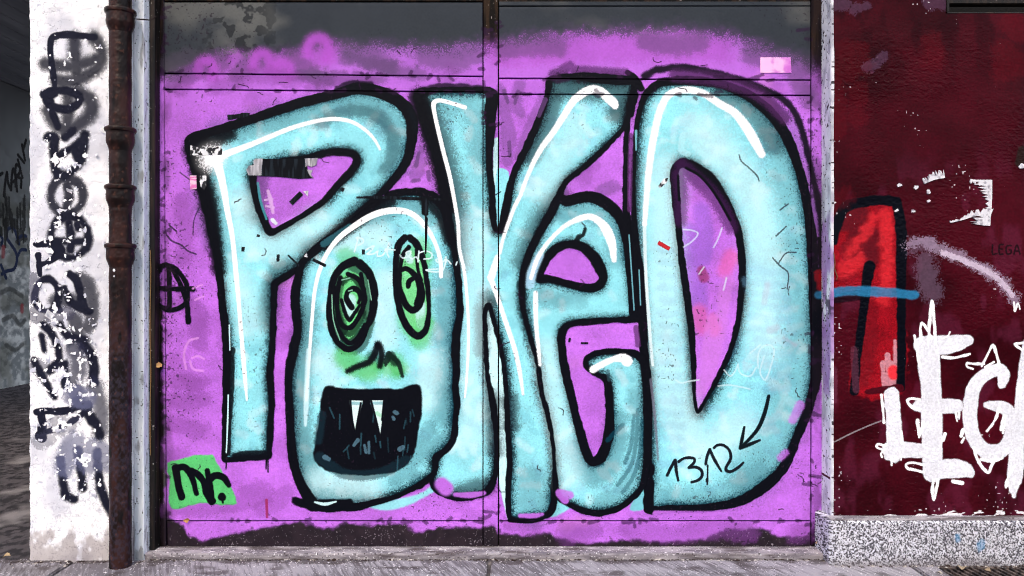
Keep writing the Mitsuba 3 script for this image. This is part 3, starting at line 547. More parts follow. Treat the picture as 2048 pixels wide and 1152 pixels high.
# ------------------------------------------------------------------ the maroon wall's paint
R = Paint(1640, -24, 2800, 1060)
RED, MAROON = C(156, 14, 28), C(76, 18, 34)
R.fill(quick("1668,575 1674,500 1686,445 1700,418 1735,408 1785,408 1797,430 1800,600 1798,780 1712,780 1722,690 1735,600 1740,540 1715,570"), RED, soft=12, alpha=0.74, wob=8, grain=0.2, mott=0.42)
R.line([quick("1690,440,14 1712,432,16 1715,470,12"), quick("1700,500,6 1730,480,8"), quick("1750,470,6 1740,520,8")], C(78, 14, 26), soft=18, alpha=0.8, wob=8)
R.line([quick("1770,430,10 1775,520,10 1768,600,8"), quick("1690,540,8 1720,520,8"), quick("1700,505,5 1745,440,5")], C(226, 44, 54), soft=20, alpha=0.6, wob=8, w=0.7)
R.line([quick("1742,620,8 1735,700,10 1722,760,8")], C(110, 14, 26), soft=14, alpha=0.7, wob=6)
R.line([quick("1765,728,4 1770,770,5"), quick("1775,710,3 1778,760,6"), quick("1790,682,2.5 1792,740,5"), quick("1785,730,8 1783,790,11"), quick("1772,750,6 1775,800,6")], C(236, 180, 196), soft=4, wob=3, grain=0.4, alpha=0.5)
R.line([quick("1787,742,9 1788,748,9")], C(240, 54, 66), soft=8)
R.line([quick("1667,482,6 1671,462,7 1678,439,8 1692,414,8 1728,404,8 1771,401,8 1794,404,8"), quick("1793,404,8 1800,436,9 1803,486,9 1802,544,8 1803,603,7 1803,661,7 1803,720,7 1802,776,6"), quick("1739,532,9 1733,568,8 1727,622,7 1719,681,6 1713,731,6 1709,782,7")], BLACK, soft=4, wob=2, grain=0.2)
R.line([quick("1664,601,4 1690,598,4 1718,594,4")], BLACK, soft=4, alpha=0.8)
R.line([quick("1735,784,3 1760,780,5 1800,777,6")], C(70, 8, 22), soft=3, wob=2)
BLUE = C(40, 118, 164)
R.line([quick("1660,586,7 1700,582,7 1748,583,8 1790,586,7 1830,590,6")], BLUE, soft=6, alpha=0.9, wob=2, grain=0.2, mott=0.1)
R.line([quick("1818,488,3 1845,484,4 1872,494,7 1900,505,6 1930,521,6 1960,535,6 1989,552,7 2012,575,7 2032,599,5")], C(186, 166, 196), soft=24, alpha=0.45, grain=1.0, wob=7, w=0.4)
R.line([quick("1850,520,6 1856,560,8 1866,590,5"), quick("1830,495,2 1860,490,3")], C(150, 128, 160), soft=36, alpha=0.22, grain=1.0, wob=9)
R.line([quick("1885,505,2 1925,520,2.5 1990,552,2.5 2025,590,2")], C(216, 200, 222), soft=9, alpha=0.7, grain=1.0)
LW = dict(w=0.93, soft=4, wob=1.6, grain=0.35, mott=0.10)
LEGA = [quick("1783,790,15 1786,820,15 1788,850,15 1790,892,16"), quick("1780,900,16 1815,900,15 1850,902,14"), quick("1776,912,8 1790,914,10"), quick("1859,690,20 1858,730,22 1862,780,20 1864,850,21 1864,900,20 1866,945,20"),
        quick("1845,690,17 1880,690,19 1915,686,16 1938,680,9"), quick("1836,812,10 1860,812,14 1900,812,14 1914,812,12"), quick("1870,940,18 1900,938,19 1925,938,17 1940,945,9"),
        quick("2004,768,8 2008,752,12 2000,740,12 1985,742,12 1966,752,12 1950,770,13 1942,800,14 1940,835,14 1944,865,14 1956,890,14 1978,903,15 2004,900,14 2020,880,14 2025,850,14 2020,825,12 2005,815,12 1985,811,9 1972,810,5"),
        quick("2060,690,15 2050,760,15 2042,830,14 2034,890,14 2030,950,16 2026,980,8"), quick("2064,690,14 2078,760,14 2092,840,14 2100,930,14 2104,985,10"), quick("2046,850,9 2090,848,9"), quick("2028,975,6 2027,992,3")]
R.line(LEGA, C(232, 234, 244), sub=3, **LW)
R.line([quick("1856,690,2.5 1860,640,2.5 1864,602,2.5 1868,640,2.5 1871,688,2.5"), quick("1842,680,2 1841,658,2 1844,646,2 1856,662,2 1864,678,2"), quick("1829,672,2 1833,692,2 1836,715,2 1842,736,2"), quick("1884,678,1.5 1896,672,1.5 1900,664,1.5"),
        quick("1885,714,2 1905,716,2 1925,712,2 1940,708,2"), quick("1816,806,1.8 1816,800,1.8 1826,797,1.8 1840,799,1.8"), quick("1816,806,1.8 1826,815,1.8 1840,818,1.8"), quick("1846,930,2 1826,925,2 1812,928,2 1814,936,2 1830,940,2 1848,945,2"),
        quick("1867,960,2.2 1865,985,2.2 1868,1000,2.2 1872,985,2.2 1876,960,2.2"), quick("1848,845,2 1838,875,1.5"), quick("1835,840,2 1838,870,2"), quick("1890,868,2.5 1886,880,2"), quick("1770,892,1.6 1756,888,1.6 1753,894,1.6 1766,900,1.6"), quick("1768,900,1.6 1762,908,1.6 1764,914,1.6"),
        quick("1763,790,2 1766,820,2 1768,845,2"), quick("1804,885,2 1803,862,1.5"), quick("1946,738,2 1934,733,2 1935,727,2 1950,728,2 1968,728,2"), quick("1964,732,2 1975,710,2 1986,690,2.2 1993,708,2 2000,735,2"), quick("1970,734,1.8 1988,724,1.8"),
        quick("1946,895,2 1958,925,2 1976,945,2.2 1984,930,2 1992,912,2"), quick("1962,918,2 1982,922,2 2005,916,1.5"), quick("1998,818,3 1990,840,2.5 1974,862,1.5"), quick("2008,830,2 2002,860,1.5"), quick("2012,830,1.6 2006,866,1.3"), quick("1926,860,3 1922,872,2"), quick("1928,876,1.4 1924,884,1.2"),
        quick("2030,930,2 2014,960,2 2012,975,2"), quick("2044,700,2 2030,688,2 2046,686,2"), quick("2038,768,2 2034,790,1.5"), quick("2044,770,1.8 2040,796,1.5"), quick("1905,962,3 1925,966,3"), quick("2040,618,.9 2036,606,.9 2030,622,.9 2028,604,.9"), quick("1782,916,2 1783,930,1"), quick("1802,914,1.5 1802,920,1"), quick("1912,826,1.5 1914,842,1"), quick("1918,826,1.5 1918,838,1")],
       WHITE, soft=2, wob=1.5, grain=0.2)
R.line([quick("1985,490,1 1985,508,1 1994,507,.7"), quick("2006,489,1 1999,490,1 1999,508,1 2006,508,1"), quick("1999,498,1 2005,498,.7"), quick("2022,491,1 2014,492,1 2012,500,1 2015,508,1 2022,506,1 2022,500,1 2018,500,.7"), quick("2028,508,1 2034,490,1 2040,508,1"), quick("2030,502,1 2038,502,1")], C(14, 8, 14), soft=1.2, alpha=0.85)
R.line([quick("1668,884,1 1700,868,1 1740,850,1 1762,842,1")], C(210, 200, 210), soft=1.2, alpha=0.35, grain=1.0)
R.line([quick("1708,700,4 1712,780,3"), quick("1668,740,3 1668,800,3")], C(150, 80, 110), soft=6, alpha=0.2, grain=0.8)
R.line([quick("1735,135,3 1752,126,5 1764,112,4"), quick("1668,8,4 1690,10,6"), quick("1860,4,6 1900,6,4"), quick("1705,20,3 1730,12,3")], C(110, 80, 112), soft=12, alpha=0.3, grain=0.9, wob=6)
R.line([quick("1862,85,7 1868,120,8"), quick("1720,100,5 1726,130,6"), quick("1700,110,16 1692,140,14"), quick("2012,105,12 2030,130,14"), quick("2000,100,3 2002,150,3"), quick("2020,48,10 2040,60,12"), quick("1716,180,4 1712,240,5"), quick("1672,150,6 1676,260,8"), quick("1674,400,6 1690,395,6")], C(104, 6, 22), soft=22, alpha=0.25, grain=0.4, wob=9)
R.line([quick("2045,300,5 2040,325,6")], C(40, 26, 24), soft=6)
R.done()


def red_wall(p, n, uv):
    u, v = mi.Float(p.x) * S1 + 1024, 576 - (mi.Float(p.z) - EYE) * S1
    a, b = fbm(u * 0.007, v * 0.007 + 3, octaves=4), fbm(u * 0.03 + 5, v * 0.015, octaves=3)
    c = mix(C(48, 3, 12), C(70, 6, 21), smoothstep(0.3, 0.7, a))
    c = mix(c, C(36, 0, 7), 0.7 * smoothstep(0.42, 0.62, b) * smoothstep(330, 60, v + 120 * a))
    c = mix(c, C(104, 34, 62), 0.35 * smoothstep(0.55, 0.75, b) * smoothstep(250, 420, v))
    c = R.over(u, v, c)
    chip = noise(u * 0.23, v * 0.23) * 0.72 + 0.28 * fbm(u * 0.012 + 4, v * 0.012, octaves=2)
    band = smoothstep(60, 0, u - 1670) * 0.03 + smoothstep(960, 1030, v) * 0.03
    c = mix(c, C(226, 216, 226), smoothstep(0.885, 0.90, chip + band))
    torn = fbm(u * 0.05 + 8, v * 0.12, octaves=3)
    c = mix(c, C(232, 230, 236), smoothstep(0.60, 0.63, torn + 0.1 * smoothstep(1022, 1031, v) - 0.6 * smoothstep(1022, 1012, v)))
    return c * (0.86 + 0.28 * noise(u * 0.35 + 2, v * 0.35))


def red_relief(p, n, uv):
    x, z = mi.Float(p.x), mi.Float(p.z)
    some = smoothstep(0.30, 0.62, fbm(x * 2.2 + 7, z * 2.6, octaves=3)) * smoothstep(2.45, 2.15, z) * 0.85 + 0.15
    ridge = 1 - dr.abs(fbm(x * 46, z * 62 + 1.2 * fbm(x * 12, z * 12, octaves=2), octaves=3) * 2 - 1)
    return ridge * 0.75 * some + fbm(x * 110 + 3, z * 140, octaves=2) * 0.3 * some + noise(x * 6, z * 7) * 0.7


scene['mat_maroon'] = dict(type='bumpmap', nested=dict(type='principled', base_color=mikit.proc(red_wall), roughness=0.22, specular=0.07), arbitrary=mikit.proc(red_relief, 1.2e-3), scale=0.0042)

# ------------------------------------------------------------------ the white pillar's paint
W = Paint(30, -24, 300, 1130)
INK = C(24, 26, 44)
FZ = dict(soft=20, alpha=0.95, grain=0.3, wob=2, w=0.45)
W.line([quick("149,76,6 150,110,6 154,158,8"), quick("90,128,5 115,132,6 140,134,5"), quick("156,128,4 180,124,6 196,118,8"), quick("188,74,6 200,92,3 204,112,4 196,134,6 180,146,6 156,158,7 130,164,7 113,160,6")], INK, **FZ)
W.line([quick("189,74,5 165,72,5 139,69,6 116,71,6 104,76,5 101,84,5 101,100,5 103,121,5 107,150,5 111,182,3")], INK, soft=3, wob=1)
W.line([quick("155,184,8 178,198,9 184,214,9 178,232,8 155,250,6 135,258,6 116,252,6 104,240,6 96,220,6"), quick("136,195,4 137,225,5 134,255,6")], INK, **FZ)
W.line([quick("88,188,8 98,184,8 114,181,7 140,182,7 156,190,7 157,204,7 145,216,7 125,219,7 105,212,8 95,205,8 94,190,8"), quick("103,220,6 108,235,6 116,253,6"), quick("104,204,4 100,196,5 112,188,4")], INK, soft=5, wob=2, w=0.78)
W.line([quick("97,274,9 108,276,9 108,295,8 110,320,7 112,342,7 128,350,7 146,340,7 160,320,8 167,290,9 170,270,9"), quick("120,310,6 145,295,6 165,280,6"), quick("130,275,6 145,262,5"), quick("150,300,10 160,320,10")], INK, soft=9, wob=2, grain=0.3, w=0.65)


def ring(cu, cv, ru, rv, w, a0=0.0, a1=6.4):
    return [(cu + ru * math.cos(a), cv + rv * math.sin(a), w * (0.85 + 0.3 * math.sin(3 * a + cu))) for a in np.linspace(a0, a1, 18)]


W.line([ring(134, 390, 32, 36, 5), quick("140,362,7 152,362,8 162,375,6"), quick("134,370,5 138,392,5 132,420,4"), quick("115,352,6 130,358,6")], INK, soft=11, grain=0.35, wob=2, alpha=0.97, w=0.7)
W.line([ring(139, 474, 37, 41, 6), quick("138,445,4 142,470,5 141,500,5"), quick("108,482,4 140,484,4 172,482,5"), quick("154,450,4 156,456,4")], INK, soft=10, grain=0.25, wob=2, w=0.75)
W.line([quick("72,488,4 76,490,5 100,486,6 118,492,7 122,502,7 112,514,6 96,524,5 80,529,5"), quick("77,510,5 78,530,5 80,550,4")], INK, soft=2, wob=2)
W.line([ring(94, 590, 24, 32, 7), quick("139,548,8 152,560,8 160,590,7 172,622,8"), quick("130,575,4 140,602,7 160,615,8 178,624,7"), quick("118,575,6 115,600,5 118,620,6")], INK, soft=5, wob=2, w=0.75)
W.line([quick("160,555,5 176,570,8 184,600,8 182,640,6 176,655,6"), quick("110,600,5 140,600,8 160,610,8"), quick("150,640,10 158,670,9 168,690,6")], INK, soft=19, alpha=0.9, grain=0.35, wob=3, w=0.5)
W.line([quick("80,628,6 110,634,8 136,626,6"), quick("70,628,8 74,632,8"), quick("64,560,8 62,590,9"), quick("70,730,10 86,740,9")], C(60, 60, 84), soft=12, alpha=0.7, grain=1.0, wob=5)
W.line([quick("88,650,6 104,668,6 114,690,5 119,715,4"), quick("120,650,5 132,668,6 148,676,6 166,680,6"), quick("68,722,4 84,750,4 98,775,3 110,796,2"), quick("84,672,3 88,700,3"), quick("128,728,5 129,752,6 132,772,6"), quick("168,690,7 180,705,8 187,730,8 186,765,8"), quick("100,740,6 112,730,7 120,724,6")], INK, soft=8, wob=2, grain=0.3, w=0.75)
W.line([quick("150,700,10 158,730,9 150,770,8 160,800,9"), quick("186,770,6 198,800,7 204,830,6 200,865,8")], C(40, 42, 68), soft=22, alpha=0.85, grain=0.4, wob=4, w=0.5)
W.line([quick("73,824,6 95,822,6 120,823,6 139,820,6 158,813,5 178,808,5 178,818,5"), quick("83,822,4 82,846,4 83,870,5"), quick("80,872,9 84,876,9"), quick("78,828,2 78,870,2"), quick("88,828,2 90,868,2"), quick("92,864,3 115,856,4 139,846,4 160,832,5 172,820,4")], INK, soft=3, wob=2, grain=0.2)
W.line([quick("110,850,12 130,850,12 150,838,8"), quick("75,885,5 95,880,6")], C(60, 62, 86), soft=14, alpha=0.5, grain=1.0, wob=5)
W.line([quick("184,832,6 192,850,7 200,872,7"), quick("155,800,6 165,810,6 176,830,8 186,845,7"), quick("121,918,6 124,945,6 127,970,6 132,990,8 148,998,6"), quick("155,900,6 160,930,7 164,955,7 166,976,6"), quick("194,904,6 197,940,6 201,974,7 210,1000,8 224,1024,9")], INK, soft=9, wob=2, grain=0.3, w=0.65)
W.line([quick("130,930,14 140,900,12 150,880,10"), quick("180,900,12 178,930,10"), quick("150,790,12 170,800,10"), quick("204,900,8 212,930,6")], C(100, 104, 138), soft=18, alpha=0.75, grain=0.4, wob=5)
W.done()


def pillar_paint(p, n, uv):
    u, v = mi.Float(p.x) * S1 + 1024, 576 - (mi.Float(p.z) - EYE) * S1
    a, b = fbm(u * 0.018, v * 0.011, octaves=4), fbm(u * 0.10 + 3, v * 0.10, octaves=4)
    g = noise(u * 0.45, v * 0.45)
    base = mix(C(222, 223, 234), C(250, 250, 255, 0.96), smoothstep(0.3, 0.6, a))
    low = smoothstep(860, 1010, v)
    base = mix(base, C(176, 176, 196), 0.5 * smoothstep(0.58, 0.74, g * 0.6 + b * 0.4) * (0.35 + 0.65 * low))
    # hairline cracks in the coat
    h = dr.abs(fbm(u * 0.06 + 20, v * 0.06 + 5, octaves=3) - 0.5)
    some = smoothstep(0.50, 0.62, fbm(u * 0.03 + 1, v * 0.03 + 9, octaves=2))
    base = mix(base, C(96, 98, 124), 0.85 * smoothstep(0.010, 0.004, h) * some)
    c = W.over(u, v, base)
    # where the tagged coat has peeled away, with a grey lip round every bare place
    zone = smoothstep(60, 25, dr.abs(u - 148)) * smoothstep(250, 330, v) * smoothstep(1010, 940, v)
    zone2 = smoothstep(75, 20, dr.abs(u - 110)) * smoothstep(560, 640, v) * smoothstep(800, 740, v)
    zone = dr.maximum(zone * (0.45 + 0.55 * smoothstep(0.35, 0.6, a)), zone2 * 0.9)
    k = b + 0.075 * zone - 0.705 - 0.05 * (1 - dr.minimum(zone * 2, 1))
    coat = mix(C(250, 250, 255, 0.96), C(206, 208, 224), smoothstep(0.5, 0.7, fbm(u * 0.1 + 30, v * 0.1, octaves=2)))
    c = mix(c, C(70, 72, 98), 0.6 * smoothstep(-0.008, -0.002, k) * smoothstep(0.005, 0.0, k))
    c = mix(c, coat, smoothstep(0.0, 0.006, k))
    # specks, and earth splashed up from the pavement
    c = mix(c, C(60, 62, 80), 0.7 * smoothstep(0.89, 0.93, noise(u * 0.28 + 9, v * 0.28) * 0.9 + 0.1 * a))
    mud = smoothstep(0.42, 0.68, fbm(u * 0.05 + 2, v * 0.03, octaves=4) + 0.30 * smoothstep(1060, 1112, v) - 0.20 * smoothstep(1085, 1030, v))
    return mix(c, C(132, 114, 110), 0.6 * mud * smoothstep(990, 1080, v))


def pillar_relief(p, n, uv):
    x, z = mi.Float(p.x), mi.Float(p.z)
    u, v = x * S1 + 1024, 576 - (z - EYE) * S1
    b = fbm(u * 0.10 + 3, v * 0.10, octaves=4)
    return fbm(x * 40, z * 40, octaves=3) * 0.5 + 0.45 * smoothstep(0.57, 0.53, b) + 0.15 * noise(x * 260, z * 260)


scene['mat_pillar'] = dict(type='bumpmap', nested=dict(type='principled', base_color=mikit.proc(pillar_paint), roughness=0.75, specular=0.12), arbitrary=mikit.proc(pillar_relief, 1.5e-3), scale=0.0035)

# ------------------------------------------------------------------ other materials


def rough(key, fn, roughness=0.8, relief=None, scale=0.004, eps=1.5e-3, specular=0.3, **more):
    b = dict(type='principled', base_color=mikit.proc(fn) if callable(fn) else {'type': 'rgb', 'value': fn}, roughness=roughness, specular=specular, **more)
    scene[key] = dict(type='bumpmap', nested=b, arbitrary=mikit.proc(relief, eps), scale=scale) if relief else b


def pxyz(p):
    return mi.Float(p.x), mi.Float(p.y), mi.Float(p.z)


def rust(p, n, uv):
    x, y, z = pxyz(p)
    a, b = fbm(x * 30, y * 30, z * 5, octaves=4), fbm(x * 90, y * 90, z * 60, octaves=3)
    c = mix(C(20, 11, 11), C(54, 30, 27), smoothstep(0.3, 0.7, a))
    c = mix(c, C(52, 48, 62), 0.6 * smoothstep(1.3, 0.7, z) * smoothstep(0.4, 0.6, b))
    c = mix(c, C(96, 58, 44), 0.5 * smoothstep(0.64, 0.76, b))
    return mix(c, C(16, 11, 12), smoothstep(0.6, 0.75, fbm(x * 40 + 9, y * 40, z * 14, octaves=3)))


rough('mat_rust', rust, 0.42, lambda p, n, uv: fbm(mi.Float(p.x) * 80, mi.Float(p.y) * 80, mi.Float(p.z) * 60, octaves=3), 0.003, specular=0.2)


def strip_paint(p, n, uv):
    x, y, z = pxyz(p)
    c = mix(C(206, 216, 226), C(240, 246, 252), smoothstep(0.3, 0.7, fbm(x * 20, z * 4, y * 20, octaves=4)))
    c = mix(c, C(70, 76, 84), smoothstep(0.80, 0.86, noise(x * 160, z * 120, y * 100)))
    return mix(c, C(84, 80, 78), 0.6 * smoothstep(0.62, 0.75, fbm(x * 40, z * 10, y * 40, octaves=3) + 0.15 * smoothstep(0.25, 0.0, z) - 0.03))


rough('mat_strip', strip_paint, 0.6, lambda p, n, uv: fbm(mi.Float(p.x) * 60, mi.Float(p.z) * 30, mi.Float(p.y) * 60, octaves=3), 0.004)


def edge_paint(p, n, uv):
    x, y, z = pxyz(p)
    v = 576 - (z - EYE) * S1
    c = mix(C(226, 226, 236), C(176, 176, 190), smoothstep(0.4, 0.7, fbm(y * 40, z * 14, octaves=4)))
    spray = smoothstep(400, 470, v + 60 * (fbm(z * 6, y * 9, octaves=2) - 0.5)) * smoothstep(900, 760, v) * smoothstep(0.28, 0.5, fbm(y * 30 + 2, z * 9, octaves=3))
    c = mix(c, C(150, 92, 176), 0.75 * spray)
    c = mix(c, C(30, 20, 40), 0.8 * smoothstep(30, 10, dr.abs(v - 610)) * smoothstep(0.4, 0.55, fbm(y * 50, z * 30, octaves=2)))
    return mix(c, C(60, 56, 64), smoothstep(0.8, 0.86, noise(y * 120 + 3, z * 90)))


rough('mat_edge', edge_paint, 0.7, lambda p, n, uv: fbm(mi.Float(p.y) * 60, mi.Float(p.z) * 40, octaves=3), 0.004)


def dark_wood(p, n, uv):
    x, y, z = pxyz(p)
    c = mix(C(12, 9, 9), C(44, 33, 26), smoothstep(0.4, 0.8, fbm(x * 60, z * 5, y * 60, octaves=3)))
    return mix(c, C(180, 176, 170), smoothstep(0.93, 0.95, noise(x * 130, z * 130, y * 100)))


rough('mat_dark', dark_wood, 0.6)
rough('mat_void', C(10, 9, 10), 0.9)


def concrete(p, n, uv):
    x, y, z = pxyz(p)
    a = fbm(x * 3, y * 5, z * 5, octaves=4)
    brush = noise(x * 130 + y * 60, y * 14) * 0.6 + noise(x * 260 + y * 120, y * 30 + 5) * 0.4
    c = mix(C(98, 93, 100), C(150, 146, 154), smoothstep(0.32, 0.66, a * 0.5 + brush * 0.5))
    c = mix(c, C(62, 54, 56), 0.8 * smoothstep(0.5, 0.75, fbm(x * 9, y * 16, octaves=4) + 0.34 * smoothstep(-0.16, -0.075, y) - 0.08))
    c = mix(c, C(205, 200, 205), smoothstep(0.87, 0.9, noise(x * 190, y * 140)))
    return mix(c, C(70, 62, 62), 0.6 * smoothstep(-1.3, -1.75, x) * smoothstep(0.35, 0.65, a))


rough('mat_concrete', concrete, 0.8, lambda p, n, uv: noise(mi.Float(p.x) * 130 + mi.Float(p.y) * 60, mi.Float(p.y) * 14) * 0.6 + fbm(mi.Float(p.x) * 60, mi.Float(p.y) * 60, octaves=3) * 0.8, 0.004)


def ledge(p, n, uv):
    x, y, z = pxyz(p)
    c = mix(C(112, 106, 114), C(158, 152, 158), smoothstep(0.3, 0.7, fbm(x * 14, y * 40, z * 40, octaves=4)))
    c = mix(c, C(214, 210, 214), smoothstep(0.80, 0.86, noise(x * 150, y * 150, z * 150)))
    c = mix(c, C(60, 54, 58), smoothstep(0.78, 0.84, noise(x * 130 + 9, y * 130, z * 130)))
    return mix(c, C(70, 60, 60), 0.75 * smoothstep(0.48, 0.7, fbm(x * 7 + 3, y * 30, z * 50, octaves=3)))


rough('mat_ledge', ledge, 0.85, lambda p, n, uv: fbm(mi.Float(p.x) * 70, mi.Float(p.y) * 70, mi.Float(p.z) * 70, octaves=3), 0.008)


def asphalt(p, n, uv):
    x, y, z = pxyz(p)
    c = mix(C(40, 37, 41), C(74, 69, 73), smoothstep(0.35, 0.65, fbm(x * 30, y * 22, octaves=4)))
    return mix(c, C(150, 144, 146), 0.6 * smoothstep(0.6, 0.8, fbm(x * 3 + 4, y * 3, octaves=4)))


rough('mat_asphalt', asphalt, 0.85, lambda p, n, uv: fbm(mi.Float(p.x) * 26, mi.Float(p.y) * 20, octaves=4), 0.02, 3e-3)


def terrazzo(p, n, uv):
    x, y, z = pxyz(p)
    f, s, w = voronoi(x * 230 + y * 90, z * 230 + y * 31)
    f2, s2, w2 = voronoi(x * 150 + 7 + y * 50, z * 150)
    c = mix(C(58, 56, 68), C(222, 222, 232), smoothstep(0.34, 0.70, w * 0.65 + w2 * 0.35))
    for bx, bz, r in ((1.93, 0.118, 0.016), (2.03, 0.088, 0.024)):
        c = mix(c, C(50, 130, 180), 0.6 * smoothstep(1.0, 0.5, dr.sqrt(dr.square((x - bx) / r) + dr.square((z - bz) / (r * 1.5))) + 0.5 * (noise(x * 90, z * 90) - 0.5)))
    return mix(c, C(96, 88, 92), 0.6 * smoothstep(0.05, -0.01, z + 0.05 * (fbm(x * 12, z * 12, octaves=2) - 0.5)))


rough('mat_terrazzo', terrazzo, 0.6, lambda p, n, uv: fbm(mi.Float(p.x) * 120, mi.Float(p.z) * 120, mi.Float(p.y) * 120, octaves=2), 0.003)

# ------------------------------------------------------------------ ground
g = 250.0
add('ground', (np.array([[-g, -g, -0.022], [g, -g, -0.022], [g, g, -0.022], [-g, g, -0.022]]), np.array([[0, 1, 2, 3]])), 'mat_asphalt', 'dark worn asphalt ground running from the passage to the street', kind='structure')
GR = sbox(1.84, -0.62, 3.0, -0.1665)                                             # the drain grate's opening
joints = [-4.6, -1.93, -0.10, 1.73, 3.56, 5.4]
tag('pavement', 'pavement of brushed grey concrete slabs along the foot of the walls', kind='structure')
for a, b in zip(joints[:-1], joints[1:]):
    s = sbox(a + 0.009, -2.0, b - 0.009, -0.084).difference(GR.buffer(0.004, join_style=2))
    top = s.buffer(-0.006, join_style=2)
    lo = trimesh.creation.extrude_polygon(s, 0.026, engine='earcut').apply_translation([0, 0, -0.032])
    hi = trimesh.creation.extrude_polygon(top, 0.012, engine='earcut').apply_translation([0, 0, -0.012])
    add('pavement__slab', trimesh.util.concatenate([lo, hi]), 'mat_concrete')
add('doorstep', bevel_box(X(296), X(1650), -0.088, 0.02, -0.04, 0.027, 0.006), 'mat_ledge', 'low rough concrete step under the painted shopfront', kind='structure')

# ------------------------------------------------------------------ the painted shopfront
SF = 'painted_shopfront'
tag(SF, 'boarded shopfront of flat metal panels covered in purple and light blue graffiti', 'shopfront')
Y0 = 0.0
PANELS = {'upper_panel': [[(328.5, 5), (965, 5), (965, 151.5), (328.5, 145.5)], [(998, 13.5), (1621, 13), (1621, 159), (998, 155.5)]],
          'lower_panel': [[(328.5, 180), (965, 185.5), (965, 1041), (333, 1041)], [(998, 189.5), (1621, 192), (1621, 1041), (998, 1041)]]}
solids = []
for k, qs in PANELS.items():
    for q in qs:
        add(f'{SF}__{k}', plate(q, S0, Y0, Y0 + 0.02), 'mat_mural')
        solids.append(q)
RAILS = {'rail': [[(329, 148), (965, 154), (965, 183), (329, 177.5)], [(998, 158), (1621, 161.5), (1621, 189.5), (998, 187)], [(334, 1043), (965, 1043), (965, 1093), (335, 1093)], [(998, 1043), (1621, 1043), (1621, 1094), (998, 1093)],
                  [(328.5, -300), (965, -300), (965, 2.5), (328.5, 2.5)], [(998, -300), (1621, -300), (1621, 11), (998, 11)]],
         'stile': [[(311, -300), (326.5, -300), (331.5, 1100), (313, 1100)], [(967, -300), (996, -300), (996, 1093), (967, 1093)], [(1623, -300), (1650, -300), (1650, 1098), (1623, 1098)]]}
for k, qs in RAILS.items():
    for q in qs:
        add(f'{SF}__{k}', plate(q, S0, Y0 + (0.0006 if k == 'rail' else 0.0012), Y0 + 0.03), 'mat_mural')
        solids.append(q)
add(f'{SF}__back_board', bevel_box(X(290), X(1662), 0.021, 0.06, -0.02, Z(-300), 0.001), 'mat_void')
add(f'{SF}__jamb', bevel_box(X(287, S1) + 0.001, X(309, F / (D - 0.05)), -0.05, 0.03, 0.01, Z(-300), 0.004), 'mat_dark', 'narrow dark brown wooden jamb at the left of the shopfront')

FACE = unary_union([Polygon([(X(u), Z(v)) for u, v in q]) for q in solids])


def metres(poly_pts, w=None):
    """The outline of a stroke or loop, as a polygon in metres."""
    c = curve(poly_pts, True, 4)
    return Polygon([(X(a), Z(b)) for a, b, _ in c]).buffer(0)


def stroke_area(lines, extra=1.5):
    out = []
    for l in lines:
        c = curve(l, False, 4)
        for a, b in zip(c[:-1], c[1:]):
            out.append(LineString([(X(a[0]), Z(a[1])), (X(b[0]), Z(b[1]))]).buffer((max(a[2], b[2]) + extra) / S0, quad_segs=4))
    return unary_union(out).simplify(0.0012)


outl = {}
for k, ls in LET.items():
    body = metres(ls[0])
    rimw = unary_union([LineString([(X(a[0]), Z(a[1])), (X(b[0]), Z(b[1]))]).buffer((max(a[2], b[2]) + 1) / S0, quad_segs=4) for l in ls for c in [curve(l, True, 4)] for a, b in zip(c[:-1], c[1:])])
    for h in ls[1:]:
        body = body.difference(metres(h))
    outl[k] = unary_union([body, rimw]).simplify(0.0012)
order = [('p', 'light blue letter P with a black outline, tallest stem at the left of the mural'), ('o', 'light blue letter O painted as a face with green eyes and a black mouth'), ('k', 'light blue letter K with a black outline between the O and the small E'),
         ('e', 'light blue rounded small letter E with purple eye tucked against the K'), ('d', 'largest light blue letter D at the right end of the mural')]
stack = ['p', 'k', 'd', 'e', 'o']
FACEPARTS = [('eye', stroke_area(EYE_L + [quick("704,560,30 700,650,30")]), 'green eye ringed by doubled black spirals'), ('eye', stroke_area(EYE_R + [quick("825,520,18 830,640,18")]), 'narrow green eye with a black spiral pupil'),
             ('nose', stroke_area([quick("756,689,5 748,712,6 720,733,5"), quick("764,712,5 758,735,4"), quick("778,710,6 775,722,5"), quick("782,712,4 796,724,4 805,752,4")]), None), ('mouth', metres(MOUTH).buffer(0.012), 'black open mouth with two pale fangs')]
TOOTH = [metres(t) for t in TEETH]
for k, lab in order:
    a = outl[k]
    for q in stack[stack.index(k) + 1:]:
        a = a.difference(outl[q].buffer(0.0008))
    if k == 'o':
        for _, fp, _ in FACEPARTS:
            a = a.difference(fp.buffer(0.0006))
    a = a.intersection(FACE)
    key = add(f'{SF}__letter', sheet(a, -0.0022, 0.0006), 'mat_mural', lab)
    if k == 'o':
        for nm, fp, lb in FACEPARTS:
            b = fp.intersection(FACE)
            if nm == 'mouth':
                b = b.difference(unary_union(TOOTH).buffer(0.0006))
            add(f'{key}__{nm}', sheet(b, -0.0024, 0.0005), 'mat_mural', lb)
        for t in TOOTH:
            add(f'{key}__tooth', sheet(t, -0.0024, 0.0005), 'mat_mural')
key = add(f'{SF}__tag_patch', sheet(metres(PATCH).difference(stroke_area(MR).buffer(0.0005)).intersection(FACE), -0.0022, 0.0006), 'mat_mural', 'bright green sprayed patch in the lower left corner')
add(f'{key}__lettering', sheet(stroke_area(MR).intersection(FACE), -0.0022, 0.0006), 'mat_mural', 'black sprayed lettering mr.')
add(f'{SF}__ring_tag', sheet(stroke_area(RING).intersection(FACE), -0.0022, 0.0006), 'mat_mural', 'black circled letter A sprayed at the left edge')
